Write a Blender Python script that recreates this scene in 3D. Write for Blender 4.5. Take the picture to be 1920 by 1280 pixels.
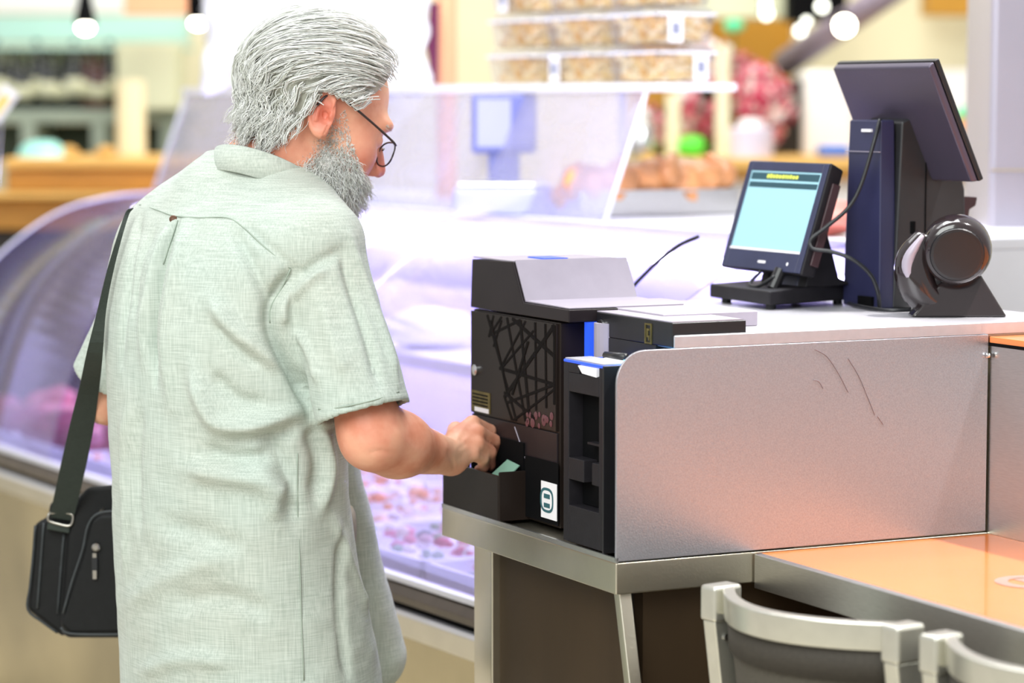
import bpy, bmesh, math, random
import numpy as np
from mathutils import Vector, Matrix, noise
from mathutils.bvhtree import BVHTree
R = math.radians
random.seed(7); rng = np.random.default_rng(7)
for o in list(bpy.data.objects): bpy.data.objects.remove(o)
S = bpy.context.scene
COL = S.collection

# ------------------------------------------------------------------ camera
FPX = 5100.0; HORIZON = 190.0; CAMH = 1.555
TH = math.atan((640 - HORIZON) / FPX)
cd = bpy.data.cameras.new('camera'); cam = bpy.data.objects.new('camera', cd); COL.objects.link(cam)
cam.location = (0, 0, CAMH); cam.rotation_euler = (math.pi/2 - TH, 0, 0)
cd.sensor_fit = 'HORIZONTAL'; cd.sensor_width = 36; cd.lens = FPX*36/1920
cd.dof.use_dof = True; cd.dof.focus_distance = 4.02; cd.dof.aperture_fstop = 2.5
cd.clip_start = 0.05; cd.clip_end = 100
S.camera = cam
# ------------------------------------------------------------------ world, lights, exposure
S.view_settings.view_transform = 'Standard'; S.view_settings.look = 'None'
S.view_settings.gamma = 1.0; S.view_settings.use_curve_mapping = False
S.view_settings.exposure = 0.74
wd = bpy.data.worlds.new('market_hall_ambient'); S.world = wd; wd.use_nodes = True
wd.node_tree.nodes['Background'].inputs[0].default_value = (0.98, 0.985, 1.0, 1)
wd.node_tree.nodes['Background'].inputs[1].default_value = 0.42
def area(name, loc, target, size, energy, col, sy=None):
    l = bpy.data.lights.new(name, 'AREA'); l.energy = energy; l.color = col; l.size = size
    if sy: l.shape = 'RECTANGLE'; l.size_y = sy
    o = bpy.data.objects.new(name, l); COL.objects.link(o); o.location = loc
    o.rotation_euler = (Vector(target)-Vector(loc)).to_track_quat('-Z', 'Y').to_euler()
    return o
l = bpy.data.lights.new('ceiling_spot_over_table', 'SPOT'); l.energy = 320; l.color = (1.0, 0.97, 0.94); l.shadow_soft_size = .06; l.spot_size = R(44); l.spot_blend = .6
lo = bpy.data.objects.new('ceiling_spot_over_table', l); COL.objects.link(lo); lo.location = (1.62, 4.06, 3.5); lo.rotation_euler = (Vector((0.85, 3.62, 0.9))-Vector(lo.location)).to_track_quat('-Z', 'Y').to_euler()
area('front_fill_light', (-1.2, 1.2, 3.3), (-0.1, 4.4, 1.0), 2.4, 95, (0.95, 1.0, 0.97))  # unseen fill light added to brighten surfaces facing the camera
area('aisle_fill_light', (-0.6, 5.0, 3.5), (-0.3, 5.0, 1.0), 1.2, 14, (0.97, 0.98, 1.0))  # overhead fill added for the boxes and the hair, no fixture modelled
area('case_fill_light', (0.35, 5.0, 3.3), (0.35, 5.7, 1.5), 1.2, 36, (0.97, 0.98, 1.0))  # fill light added above the case to brighten the box fronts
area('ceiling_panel_back_stalls', (0.0, 8.6, 4.0), (0.0, 10.0, 0.8), 3.0, 75, (1.0, 0.97, 0.88))

# ------------------------------------------------------------------ frames
CAM = np.array([0, 0, CAMH])
def ray(u, v):
    xc = (u-960)/FPX; yc = -(v-640)/FPX
    return np.array([xc, math.cos(TH)+math.sin(TH)*yc, -math.sin(TH)+math.cos(TH)*yc])
def atY(u, v, Y):
    r = ray(u, v); return CAM + r*(Y/r[1])
def atZ(u, v, Z):
    r = ray(u, v); return CAM + r*((Z-CAMH)/r[2])
AX = np.array([-0.44015722, 0.89792072, 0]); BX = np.array([0.89792072, 0.44015722, 0])
C0 = np.array([0.14612, 3.78, 0.9145])
UPV = np.array([0, 0, 1.0])
def FC(A, B, Z): return C0 + AX*A + BX*B + UPV*Z          # counter frame: A along the machine front (away), B into the counter
SAX = np.array([-0.5, 0.8660254, 0]); SBX = np.array([0.8660254, 0.5, 0])
R0 = np.array([-0.066, 4.55, 0])
def FS(t, s, z): return R0 + SAX*t + SBX*s + UPV*z          # display case frame: t along the case (away), s into it
def FW(x, y, z): return np.array([x, y, z], float)

# ------------------------------------------------------------------ materials
def nt(name):
    m = bpy.data.materials.new(name); m.use_nodes = True
    n = m.node_tree; b = n.nodes['Principled BSDF']; return m, n, b
def lin(c): return tuple((x/12.92 if x <= .04045 else ((x+.055)/1.055)**2.4) for x in c)
def rgb(h):
    return lin(tuple(int(h[i:i+2], 16)/255 for i in (0, 2, 4)))
def mat(name, hexc, rough=.5, metal=0, var=.08, scale=20, bump=0, bscale=None, stretch=(1,1,1), spec=.5, coat=0, sheen=0, emis=None, estr=0, sss=0):
    m, n, b = nt(name); c = rgb(hexc)
    tc = n.nodes.new('ShaderNodeTexCoord'); mp = n.nodes.new('ShaderNodeMapping'); mp.inputs['Scale'].default_value = stretch
    n.links.new(tc.outputs['Object'], mp.inputs[0])
    nz = n.nodes.new('ShaderNodeTexNoise'); nz.inputs['Scale'].default_value = scale; nz.inputs['Detail'].default_value = 4
    n.links.new(mp.outputs[0], nz.inputs['Vector'])
    cr = n.nodes.new('ShaderNodeValToRGB')
    cr.color_ramp.elements[0].position = .3; cr.color_ramp.elements[1].position = .7
    cr.color_ramp.elements[0].color = tuple(max(0, x*(1-var)) for x in c)+(1,)
    cr.color_ramp.elements[1].color = tuple(min(1, x*(1+var)) for x in c)+(1,)
    n.links.new(nz.outputs[0], cr.inputs[0]); n.links.new(cr.outputs[0], b.inputs['Base Color'])
    b.inputs['Roughness'].default_value = rough; b.inputs['Metallic'].default_value = metal
    b.inputs['Specular IOR Level'].default_value = spec; b.inputs['Coat Weight'].default_value = coat
    b.inputs['Sheen Weight'].default_value = sheen
    if sss:
        b.inputs['Subsurface Weight'].default_value = sss; b.inputs['Subsurface Radius'].default_value = (.012, .005, .003); b.inputs['Subsurface Scale'].default_value = .5
    if bump:
        n2 = n.nodes.new('ShaderNodeTexNoise'); n2.inputs['Scale'].default_value = bscale or scale*3; n2.inputs['Detail'].default_value = 3
        n.links.new(mp.outputs[0], n2.inputs['Vector'])
        bp = n.nodes.new('ShaderNodeBump'); bp.inputs['Strength'].default_value = bump; bp.inputs['Distance'].default_value = .003
        n.links.new(n2.outputs[0], bp.inputs['Height']); n.links.new(bp.outputs[0], b.inputs['Normal'])
    if emis:
        b.inputs['Emission Color'].default_value = rgb(emis)+(1,); b.inputs['Emission Strength'].default_value = estr
    return m
def glass(name, tint, trans=.8, gloss=.12, haze=.08, hazecol='e8e6ff', rough=.03):
    m = bpy.data.materials.new(name); m.use_nodes = True; n = m.node_tree; n.nodes.clear()
    out = n.nodes.new('ShaderNodeOutputMaterial'); t = n.nodes.new('ShaderNodeBsdfTransparent'); t.inputs[0].default_value = rgb(tint)+(1,)
    g = n.nodes.new('ShaderNodeBsdfGlossy'); g.inputs['Roughness'].default_value = rough
    d = n.nodes.new('ShaderNodeBsdfTranslucent'); d.inputs[0].default_value = rgb(hazecol)+(1,)
    d2 = n.nodes.new('ShaderNodeBsdfDiffuse'); d2.inputs[0].default_value = rgb(hazecol)+(1,)
    nz = n.nodes.new('ShaderNodeTexNoise'); nz.inputs['Scale'].default_value = 6
    mr = n.nodes.new('ShaderNodeMapRange'); mr.inputs[3].default_value = haze*.7; mr.inputs[4].default_value = haze*1.3
    n.links.new(nz.outputs[0], mr.inputs[0])
    md = n.nodes.new('ShaderNodeMixShader'); md.inputs[0].default_value = .5
    n.links.new(d.outputs[0], md.inputs[1]); n.links.new(d2.outputs[0], md.inputs[2])
    m1 = n.nodes.new('ShaderNodeMixShader'); n.links.new(mr.outputs[0], m1.inputs[0]); n.links.new(t.outputs[0], m1.inputs[1]); n.links.new(md.outputs[0], m1.inputs[2])
    fr = n.nodes.new('ShaderNodeLayerWeight'); fr.inputs[0].default_value = gloss
    m2 = n.nodes.new('ShaderNodeMixShader'); ml = n.nodes.new('ShaderNodeMath'); ml.operation = 'MULTIPLY'; ml.inputs[1].default_value = .45; n.links.new(fr.outputs['Fresnel'], ml.inputs[0]); n.links.new(ml.outputs[0], m2.inputs[0]); n.links.new(m1.outputs[0], m2.inputs[1]); n.links.new(g.outputs[0], m2.inputs[2])
    n.links.new(m2.outputs[0], out.inputs[0]); return m
def island(name, stops, rough=.5, coat=0, sss=0):
    m, n, b = nt(name); g = n.nodes.new('ShaderNodeNewGeometry'); cr = n.nodes.new('ShaderNodeValToRGB'); cr.color_ramp.interpolation = 'CONSTANT'
    e = cr.color_ramp.elements
    while len(e) < len(stops): e.new(.5)
    for i, h in enumerate(stops): e[i].position = i/len(stops); e[i].color = rgb(h)+(1,)
    n.links.new(g.outputs['Random Per Island'], cr.inputs[0])
    nz = n.nodes.new('ShaderNodeTexNoise'); nz.inputs['Scale'].default_value = 60
    mx = n.nodes.new('ShaderNodeMixRGB'); mx.blend_type = 'OVERLAY'; mx.inputs[0].default_value = .25
    n.links.new(cr.outputs[0], mx.inputs[1]); n.links.new(nz.outputs[1], mx.inputs[2]); n.links.new(mx.outputs[0], b.inputs['Base Color'])
    b.inputs['Roughness'].default_value = rough; b.inputs['Coat Weight'].default_value = coat
    if sss: b.inputs['Subsurface Weight'].default_value = sss; b.inputs['Subsurface Radius'].default_value = (.01,.006,.004)
    return m
M = dict(
 panel=mat('speckled_stainless_steel','b4b3ba',.27,.72,.10,420,.10,500),
 steel=mat('brushed_stainless_steel','dadad8',.30,1,.06,60,.06,300,(1,1,12)),
 steel2=mat('warm_stainless_steel','dcd5c2',.30,1,.08,8,.05,200),
 topmetal=mat('pale_satin_metal','c4c2c8',.40,.6,.04,80),
 rubber=mat('black_rubber','16171a',.6,0,.15,40),
 blackp=mat('black_satin_plastic','18171a',.4,0,.12,30),
 brownp=mat('dark_brown_gloss_plastic','231c19',.3,0,.08,12,spec=.15),
 brownp2=mat('smoky_brown_plastic','262022',.35,0,.10,14,spec=.15),
 inkline=mat('black_line_print','0b0708',.6,spec=.1),
 lilacp=mat('pale_lilac_hood_lid','a39ba8',.4,.1,.04,30),
 bluep=mat('blue_indicator','1c3fb5',.3,emis='2b55e0',estr=.6),
 cyanp=mat('cyan_lit_slot','7fd4ff',.3,emis='7fd4ff',estr=1.2),
 paper=mat('white_paper','eeecf0',.7,0,.03,40),
 teal=mat('teal_ink','35636b',.6),
 gold=mat('dull_gold_label','6e6134',.45,.5,.3,90),
 chrome=mat('chrome','d8d8d8',.15,1,.03,20),
 orange=mat('orange_laminate','f08b4e',.22,0,.04,5,coat=.5),
 greylogo=mat('grey_table_print','9c8478',.4),
 brownlam=mat('dark_brown_laminate','3a2d1f',.5,0,.16,7,spec=.2,stretch=(1,1,.3)),
 chairmetal=mat('champagne_aluminium','d2d0c4',.28,.8,.04,40),
 chairmesh=mat('woven_grey_textile','4d483f',.8,0,.2,300,.4,700),
 monblue=mat('blue_black_bezel','2b2f4d',.35,0,.1,30),
 mondark=mat('charcoal_casing','1f1d21',.5,0,.12,60,.05,300,spec=.25),
 monred=mat('dark_maroon_casing','3a2429',.4,0,.12,40),
 screen=mat('pale_cyan_screen','8ab4c0',.25,0,.02,3,emis='9cc8d4',estr=.24),
 screend=mat('dark_teal_screen_band','1d3a44',.3,emis='2a6f80',estr=.15),
 screeny=mat('yellow_screen_text','b7c04a',.4,emis='c5cc45',estr=.5),
 towerblue=mat('navy_plastic','2a2b4a',.38,0,.10,12),
 towerblk=mat('charcoal_plastic','272729',.42,0,.12,30,.04,300),
 tabletb=mat('satin_tablet_back','4f4858',.30,.35,.08,6),
 scan=mat('glossy_brown_black_plastic','241c1d',.14,0,.1,10,coat=.5),
 cable=mat('black_cable','14161a',.4),
 casewhite=mat('white_enamel','eeeef6',.4,0,.02,10),
 caseviolet=mat('violet_white_liner','d4d0f6',.35,0,.06,4),
 casefront=mat('warm_brushed_steel_facade','b8ab88',.25,.9,.28,2.2,.05,120),  # broad tone variation paints blurry reflections into the facade colour
 bumper=mat('grey_brown_bumper','5b5046',.4,.3,.15,20),
 tube=mat('lit_white_tube','ffffff',.5,emis='ece8ff',estr=15),
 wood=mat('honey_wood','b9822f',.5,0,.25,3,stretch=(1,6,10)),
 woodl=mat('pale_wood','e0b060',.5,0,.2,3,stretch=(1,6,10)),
 cream=mat('cream_paint','efe7c4',.7,0,.06,2),
 creamg=mat('pale_green_cream_paint','d9dcbc',.7,0,.08,2),
 colm=mat('lilac_grey_column_metal','b0abb8',.35,.6,.05,3),
 white=mat('white_paint','f4f2f0',.6,0,.03,3),
 teal2=mat('pale_teal_paint','b9ded2',.6,0,.08,2),
 greyg=mat('grey_green_paint','9aa696',.6,0,.1,3),
 dark=mat('dark_brown_paint','221d18',.6,0,.2,4),
 darkg=mat('dark_olive_paint','3a4530',.6,0,.25,3),
 black=mat('matt_black','08080a',.8,spec=.1),
 bottle=mat('dark_green_glass','141a18',.12,0,.2,10,coat=.4),
 bottler=mat('dark_red_bottle_glass','4a1c18',.15,0,.2,10,coat=.4),
 label=mat('cream_bottle_label','d8d8b8',.6,0,.1,20),
 ochre=mat('ochre_paint','c08a28',.6,0,.15,2),
 maroon=mat('maroon_cloth','6b1f4d',.7,0,.1,6),
 peach=mat('peach_paint','f6b58c',.6,0,.08,2),
 bag=mat('white_plastic_film','f2f3fa',.35,0,.03,10),
 floor=mat('warm_grey_floor_tile','c8bfac',.35,0,.12,3),
 leather=mat('black_nylon','0e0f10',.6,0,.2,60,.25,500,spec=.3),
 webbing=mat('dark_olive_webbing','2b332d',.75,0,.15,200,.3,600,(1,1,3)),
 bulb=mat('lit_bulb','ffffff',.5,emis='fff6e0',estr=14),
 bulbd=mat('dim_lit_bulb','ffffff',.5,emis='f4f6e4',estr=3.5),
 petal=island('pink_petals',['e84f78','f27f9c','f6b9c4','c81e50','f9dcd8','a31238','ee6a8a'],.6),
 petalw=island('white_petals',['f4efe2','e6dfc8','f7f4ee','f0cdd0'],.6),
 leaf=island('green_leaves',['3c4a22','27331a','5a6a30','4b2a22'],.6),
 lime=mat('lime_green_plastic','58e03c',.5,emis=None),
 mint=mat('mint_green_plastic','5fe0a2',.5),
 meat=island('pink_red_meat',['b0455c','c96a7c','d98a90','8d3350'],.4,.3),
 chicken=mat('roast_chicken_skin','dc9660',.42,0,.45,14,.5,40,coat=.3),
 pasta=island('golden_pasta',['f8da90','f2c878','fbeabc','f8dea4','eab868','fbf0d0'],.5),
 seafood=island('orange_white_seafood',['f08a4c','f7c7a0','fbe8dc','ffffff','f2a26c','e9e4ee'],.4,.2),
 sweets=island('mixed_sweets',['f7f2ee','f4d0d4','d24a6c','f6ead8','8fae8a','e8889a','ffffff','5d6a6c'],.45,.2),
 note=mat('pale_green_slip','6f9483',.6),
)
M['clear'] = glass('clear_plastic','f4f4fa',gloss=.18,haze=.10,hazecol='f4f2ff')
M['guard'] = glass('guard_glass','f2f2fd',gloss=.10,haze=.26,hazecol='eeecff')
M['curved'] = glass('curved_case_glass','eeecfc',gloss=.10,haze=.03,hazecol='e6e2ff')
M['lens'] = glass('spectacle_lens','f4f6fa',gloss=.15,haze=.02)

# ------------------------------------------------------------------ mesh helpers
class MB:
    def __init__(s): s.v = []; s.f = []
    def add(s, vs, fs):
        k = len(s.v); s.v += [tuple(map(float, p)) for p in vs]; s.f += [tuple(i+k for i in f) for f in fs]; return s
    def box(s, F, a0, a1, b0, b1, z0, z1):
        if a0 > a1: a0, a1 = a1, a0
        vs = [F(a, b, z) for z in (z0, z1) for b in (b0, b1) for a in (a0, a1)]
        return s.add(vs, [(0,2,3,1),(4,5,7,6),(0,1,5,4),(1,3,7,5),(3,2,6,7),(2,0,4,6)])
    def prism(s, pts0, pts1):            # two matching outlines, capped
        n = len(pts0)
        return s.add(list(pts0)+list(pts1), [tuple(range(n))[::-1], tuple(range(n, 2*n))]+[(i, (i+1) % n, n+(i+1) % n, n+i) for i in range(n)])
    def tube(s, pts, r, n=8, cap=True):
        pts = [np.array(p, float) for p in pts]; m = len(pts)
        rr = r if hasattr(r, '__len__') else [r]*m
        t0 = pts[1]-pts[0]; t0 /= np.linalg.norm(t0); h = np.array([0,0,1.]) if abs(t0[2]) < .9 else np.array([1.,0,0])
        nrm = np.cross(t0, h); nrm /= np.linalg.norm(nrm); vs = []
        for i in range(m):
            t = pts[min(i+1, m-1)]-pts[max(i-1, 0)]; t /= np.linalg.norm(t)+1e-12
            nrm = nrm - t*(nrm@t); nrm /= np.linalg.norm(nrm)+1e-12; bn = np.cross(t, nrm)
            for k in range(n):
                q = 2*math.pi*k/n; vs.append(pts[i]+(nrm*math.cos(q)+bn*math.sin(q))*rr[i])
        fs = [(i*n+k, i*n+(k+1) % n, (i+1)*n+(k+1) % n, (i+1)*n+k) for i in range(m-1) for k in range(n)]
        if cap: fs += [tuple(range(n))[::-1], tuple(range((m-1)*n, m*n))]
        return s.add(vs, fs)
    def lathe(s, org, prof, n=24, ax=(0,0,1), sx=1, sy=1):
        ax = np.array(ax, float); ax /= np.linalg.norm(ax); h = np.array([1.,0,0]) if abs(ax[0]) < .9 else np.array([0,1.,0])
        x = h-ax*(h@ax); x /= np.linalg.norm(x); y = np.cross(ax, x); org = np.array(org, float)
        vs = [org+ax*z+x*(r*sx*math.cos(2*math.pi*k/n))+y*(r*sy*math.sin(2*math.pi*k/n)) for r, z in prof for k in range(n)]
        m = len(prof); fs = [(i*n+k, i*n+(k+1) % n, (i+1)*n+(k+1) % n, (i+1)*n+k) for i in range(m-1) for k in range(n)]
        fs += [tuple(range(n))[::-1], tuple(range((m-1)*n, m*n))]
        return s.add(vs, fs)
    def band(s, L, Rr, th=.0015):         # ribbon between two polylines, with thickness along its normal
        L = [np.array(p, float) for p in L]; Rr = [np.array(p, float) for p in Rr]; m = len(L); vs = []
        for i in range(m):
            t = L[min(i+1, m-1)]-L[max(i-1, 0)]; nn = np.cross(t, Rr[i]-L[i]); nn /= np.linalg.norm(nn)+1e-12
            vs += [L[i]-nn*th, Rr[i]-nn*th, Rr[i]+nn*th, L[i]+nn*th]
        fs = [(i*4+k, i*4+(k+1) % 4, (i+1)*4+(k+1) % 4, (i+1)*4+k) for i in range(m-1) for k in range(4)]+[(3,2,1,0),tuple(range((m-1)*4, m*4))]
        return s.add(vs, fs)
    def blob(s, c, r, sub=2, amp=.25, sc=3.0, seed=0):
        bm = bmesh.new(); bmesh.ops.create_icosphere(bm, subdivisions=sub, radius=1)
        r = np.array(r if hasattr(r, '__len__') else (r, r, r)); c = np.array(c)
        vs = []
        for v in bm.verts:
            k = 1+amp*noise.noise(Vector(v.co)*sc*.5+Vector((seed*3.7, seed*1.3, 0))); vs.append(c+np.array(v.co)*r*k)
        s.add(vs, [tuple(x.index for x in f.verts) for f in bm.faces]); bm.free(); return s
    def build(s, name, m, parent=None, smooth=False, bevel=0, seg=2, kind=None, label=None):
        return obj(name, s.v, s.f, m, parent, smooth, bevel, seg, kind, label)
WLOC = {}
def obj(name, v, f, m, parent=None, smooth=False, bevel=0, seg=2, kind=None, label=None):
    v = np.array(v, float)
    if parent is None:
        lo, hi = v.min(0), v.max(0); org = np.array([(lo[0]+hi[0])/2, (lo[1]+hi[1])/2, lo[2]])
    else: org = WLOC[parent.as_pointer()]
    me = bpy.data.meshes.new(name); me.from_pydata((v-org).tolist(), [], f)
    bm = bmesh.new(); bm.from_mesh(me); bmesh.ops.recalc_face_normals(bm, faces=bm.faces); bm.to_mesh(me); bm.free()
    me.materials.append(M[m] if isinstance(m, str) else m)
    if smooth: me.polygons.foreach_set('use_smooth', [True]*len(me.polygons))
    o = bpy.data.objects.new(name, me); COL.objects.link(o)
    if parent is None: o.location = org
    else: o.parent = parent
    WLOC[o.as_pointer()] = org
    if bevel:
        b = o.modifiers.new('bevel', 'BEVEL'); b.width = bevel; b.segments = seg; b.limit_method = 'ANGLE'; b.angle_limit = R(35)
        me.polygons.foreach_set('use_smooth', [True]*len(me.polygons))
        w = o.modifiers.new('wn', 'WEIGHTED_NORMAL'); w.keep_sharp = True
    if kind: o['kind'] = kind
    if label: o['label'] = label
    return o
def thing(name, label, cat, loc, group=None):
    o = bpy.data.objects.new(name, None); COL.objects.link(o); o.location = tuple(loc); o.empty_display_size = .05
    o['label'] = label; o['category'] = cat
    if group: o['group'] = group
    WLOC[o.as_pointer()] = np.array(loc, float); return o
def tag(o, label, cat, group=None):
    o['label'] = label; o['category'] = cat
    if group: o['group'] = group
    return o
def struct(o): o['kind'] = 'structure'; return o
def dup(root, loc, label=None, group=None):
    r = root.copy(); COL.objects.link(r); r.location = tuple(loc); WLOC[r.as_pointer()] = np.array(loc, float)
    if label: r['label'] = label
    if group: r['group'] = group
    for ch in list(root.children):
        c = ch.copy(); COL.objects.link(c); c.parent = r; WLOC[c.as_pointer()] = np.array(loc, float)
        for g in ch.children:
            d = g.copy(); COL.objects.link(d); d.parent = c
    return r
def smooth_path(pts, n=8):
    pts = [np.array(p, float) for p in pts]; P = [2*pts[0]-pts[1]]+pts+[2*pts[-1]-pts[-2]]; out = []
    for i in range(1, len(P)-2):
        for k in range(n):
            t = k/n; a, b, c, d = P[i-1], P[i], P[i+1], P[i+2]
            out.append(.5*((2*b)+(c-a)*t+(2*a-5*b+4*c-d)*t*t+(-a+3*b-3*c+d)*t**3))
    out.append(pts[-1]); return out
# ================================================================== floor and shell
struct(MB().box(FW, -8, 8, -3, 13, -.05, 0).build('floor', 'floor'))
struct(MB().box(FW, -6, 6, 11.6, 11.75, 0, 4.6).build('wall_back', 'cream'))

# ================================================================== steel counter
ct = thing('steel_counter', 'stainless steel checkout counter with a rounded side panel and shallow tray', 'counter', FC(.3, .3, -C0[2]))
tr = MB(); tr.box(FC, 0, .588, 0, .66, -.0510, -.006); tr.build('tray', 'steel2', ct, bevel=.002)
lip = MB(); lip.box(FC, .0, .588, .0, .004, -.006, .001); lip.box(FC, .584, .588, .0, .3, -.006, .001); lip.build('tray_lip', 'steel', ct)
# side panel with one rounded top corner
prof = [(.0, -.004), (.632, -.004), (.632, .293)]+[(.046-.046*math.sin(q), .247+.046*math.cos(q)) for q in np.linspace(0, math.pi/2, 10)]
MB().prism([FC(.0, b, z) for b, z in prof], [FC(.004, b, z) for b, z in prof]).build('side_panel', 'panel', ct, bevel=.0008)
M['scratch'] = mat('dark_scratch', '77727a', .5, .5)
def pan(u, v):
    r = ray(u, v); t = ((C0-CAM)@AX)/(r@AX); return CAM+r*t-AX*.0004
for px in ([(1590,672),(1610,705),(1628,748),(1640,778)], [(1528,655),(1550,668),(1572,700),(1590,735)], [(1525,712),(1535,715),(1543,728)], [(1645,780),(1656,796)]):
    MB().tube(smooth_path([pan(*p) for p in px], 4), .00055, 5).build('scratch', 'scratch', ct)
MB().box(FC, .004, .588, .096, .80, .2920, .311).build('top_box', 'topmetal', ct, bevel=.002)
MB().box(FC, .001, .004, .093, .6205, .2935, .3105).build('top_edge_strip', 'topmetal', ct, bevel=.001)
MB().box(FC, .01, .58, .30, .78, -.006, .292).build('cabinet_body', 'steel2', ct)
MB().box(FC, .470, .536, .032, .075, -C0[2], -.051).build('leg_column', 'steel2', ct, bevel=.003)
MB().box(FC, .47, .03, .046, .06, -C0[2]+.02, -.051).build('modesty_panel', 'brownlam', ct)
MB().box(FC, .03, .044, .046, .62, -C0[2]+.02, -.051).build('modesty_panel', 'brownlam', ct)
MB().prism([FC(.028, .02, -.051), FC(.046, .02, -.051), FC(.046, .04, -.051), FC(.028, .04, -.051)],
           [FC(-.19, .02, -C0[2]), FC(-.172, .02, -C0[2]), FC(-.172, .04, -C0[2]), FC(-.19, .04, -C0[2])]).build('sloping_leg', 'steel2', ct, bevel=.002)

# ================================================================== orange table and partition
tb = thing('orange_table', 'orange laminate table with a deep steel edge butted to the counter', 'table', FC(-.9, .43, -C0[2]))
MB().box(FC, -.006, -2.2, .235, .634, -.030, -.0075).build('table_top', 'orange', tb, bevel=.001)
MB().prism([FC(-.004, .234, -.007), FC(-.004, .224, -.0085), FC(-.004, .224, -.058), FC(-.004, .234, -.058)],
           [FC(-2.2, .234, -.007), FC(-2.2, .224, -.0085), FC(-2.2, .224, -.058), FC(-2.2, .234, -.058)]).build('steel_edge', 'steel', tb, bevel=.001)
for A in (-.35, -1.9):
    MB().box(FC, A, A-.05, .40, .45, -C0[2], -.03).build('table_leg', 'steel2', tb, bevel=.002)
MB().box(FC, -.02, -2.1, .46, .48, -C0[2]+.02, -.03).build('modesty_panel', 'brownlam', tb)
ring = MB(); cx, cy = -.3720, .4385
n = 40; vs = []
for k in range(n):
    q = R(35)+2*math.pi*.86*k/(n-1)
    for rr in (.050, .032): vs.append(FC(cx-rr*math.cos(q), cy+rr*math.sin(q)*1.0, -.0069))
ring.add(vs, [(2*k, 2*k+1, 2*k+3, 2*k+2) for k in range(n-1)])
ring.box(FC, cx-.002, cx+.028, cy-.010, cy+.010, -.0074, -.0069)
ring.build('ring_emblem', 'greylogo', tb, label='grey open ring emblem printed on the table')
pt = thing('steel_partition', 'steel back partition with an orange ledge rising behind the orange table', 'partition', FC(-.9, .7, -C0[2]))
MB().box(FC, .0, -2.2, .635, .655, -.03, .278).build('partition_panel', 'steel', pt, bevel=.001)
MB().box(FC, .0, -2.2, .634, 1.10, .279, .290).build('ledge_top', 'orange', pt, bevel=.001)
MB().box(FC, .0, -2.2, .6325, .6338, .276, .281).build('ledge_shadow_line', 'black', pt)  # black strip painting the shadow line below the ledge
MB().box(FC, -.02, -2.2, .70, .72, -C0[2], .279).build('support_panel', 'steel2', pt)
MB().lathe(FC(-.004, .628, .262), [(.004, -.002), (.004, .002), (.002, .003)], 14, ax=-BX).build('rivet', 'chrome', pt)

# ================================================================== cash machine
cm = thing('cash_machine', 'dark brown cash recycling machine standing in the steel tray', 'cash machine', FC(.3, .1, -.005))
MB().box(FC, .275, .579, .052, .29, .0, .312).build('body', 'brownp', cm, bevel=.003)
hp = [(.581, .314), (.575, .391), (.428, .3945), (.392, .334), (.238, .333), (.238, .314)]
MB().prism([FC(a, .048, z) for a, z in hp], [FC(a, .245, z) for a, z in hp]).build('hood', 'brownp2', cm, bevel=.002)
lid = [(.4275, .3955), (.3915, .335), (.245, .3338), (.245, .3352), (.3905, .3368), (.4265, .3970)]
MB().prism([FC(a, .052, z) for a, z in lid], [FC(a, .247, z) for a, z in lid]).build('hood_lid', 'lilacp', cm)
MB().box(FC, .43, .574, .050, .244, .3935, .3955).build('hood_top', 'lilacp', cm)
MB().box(FC, .44, .50, .11, .15, .3955, .3975).build('blue_tag', 'bluep', cm)
MB().box(FC, .10, .391, .13, .29, .311, .3335).build('rear_lid', 'lilacp', cm, bevel=.002)
# lower front panels with seams
MB().box(FC, .279, .577, .047, .053, .147, .309).build('upper_front_panel', 'brownp', cm, bevel=.001)
MB().box(FC, .279, .577, .049, .053, .004, .1445).build('lower_front_panel', 'brownp2', cm, bevel=.001)
# crossing line artwork (pixels measured on the panel plane)
def onb(u, v, bv):
    r = ray(u, v); t = ((C0-CAM)@BX+bv)/(r@BX); p = CAM+r*t-C0; return p@AX, p[2]
lines = [((913,590),(968,800),5),((925,590),(916,632),4),((940,592),(920,625),4),((918,628),(975,600),5),((960,596),(1060,672),7),((950,594),(985,790),5),((975,600),(992,780),6),((1055,610),(945,745),7),
 ((925,650),(940,600),4),((985,602),(938,690),4),((936,690),(1045,722),6),((940,690),(1000,620),4),((1003,604),(1005,770),4),((1022,606),(1024,765),4),((1043,608),(1045,760),5),((1062,612),(1058,680),4),
 ((945,735),(1003,785),5),((950,755),(1044,722),5),((945,742),(960,790),4),((962,800),(1040,730),4),((930,640),(950,735),3),((1035,606),(1060,640),3),((920,600),(944,700),3),((990,640),(960,740),5)]
ln = MB()
for i, (p, q, w) in enumerate(lines):
    a0, z0 = onb(*p, .0465); a1, z1 = onb(*q, .0465)
    a0 = min(max(a0, .283), .57); a1 = min(max(a1, .283), .57); z0 = min(max(z0, .149), .307); z1 = min(max(z1, .149), .307)
    d = np.array([a1-a0, z1-z0]); L = np.linalg.norm(d); 
    if L < .005: continue
    d /= L; nn = np.array([-d[1], d[0]])*w*.00042; nn[0] *= 1.6
    bb = .0464-.00002*i
    ln.add([FC(a0+nn[0], bb, z0+nn[1]), FC(a1+nn[0], bb, z1+nn[1]), FC(a1-nn[0], bb, z1-nn[1]), FC(a0-nn[0], bb, z0-nn[1])], [(0,1,2,3)])
ln.build('line_artwork', 'inkline', cm)
bl = MB()
for i in range(16):
    u = 985+random.random()*60; v = 775+random.random()*28; a, z = onb(u, v, .0463); a = min(max(a,.284),.5); z = max(z,.1495)
    bl.lathe(FC(a, .0464, z), [(.004+random.random()*.004, 0), (.003, .0004)], 8, ax=-BX)
M['bloss'] = mat('dusky_pink_print', '5a3038', .4); bl.build('pink_print', 'bloss', cm)
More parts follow.
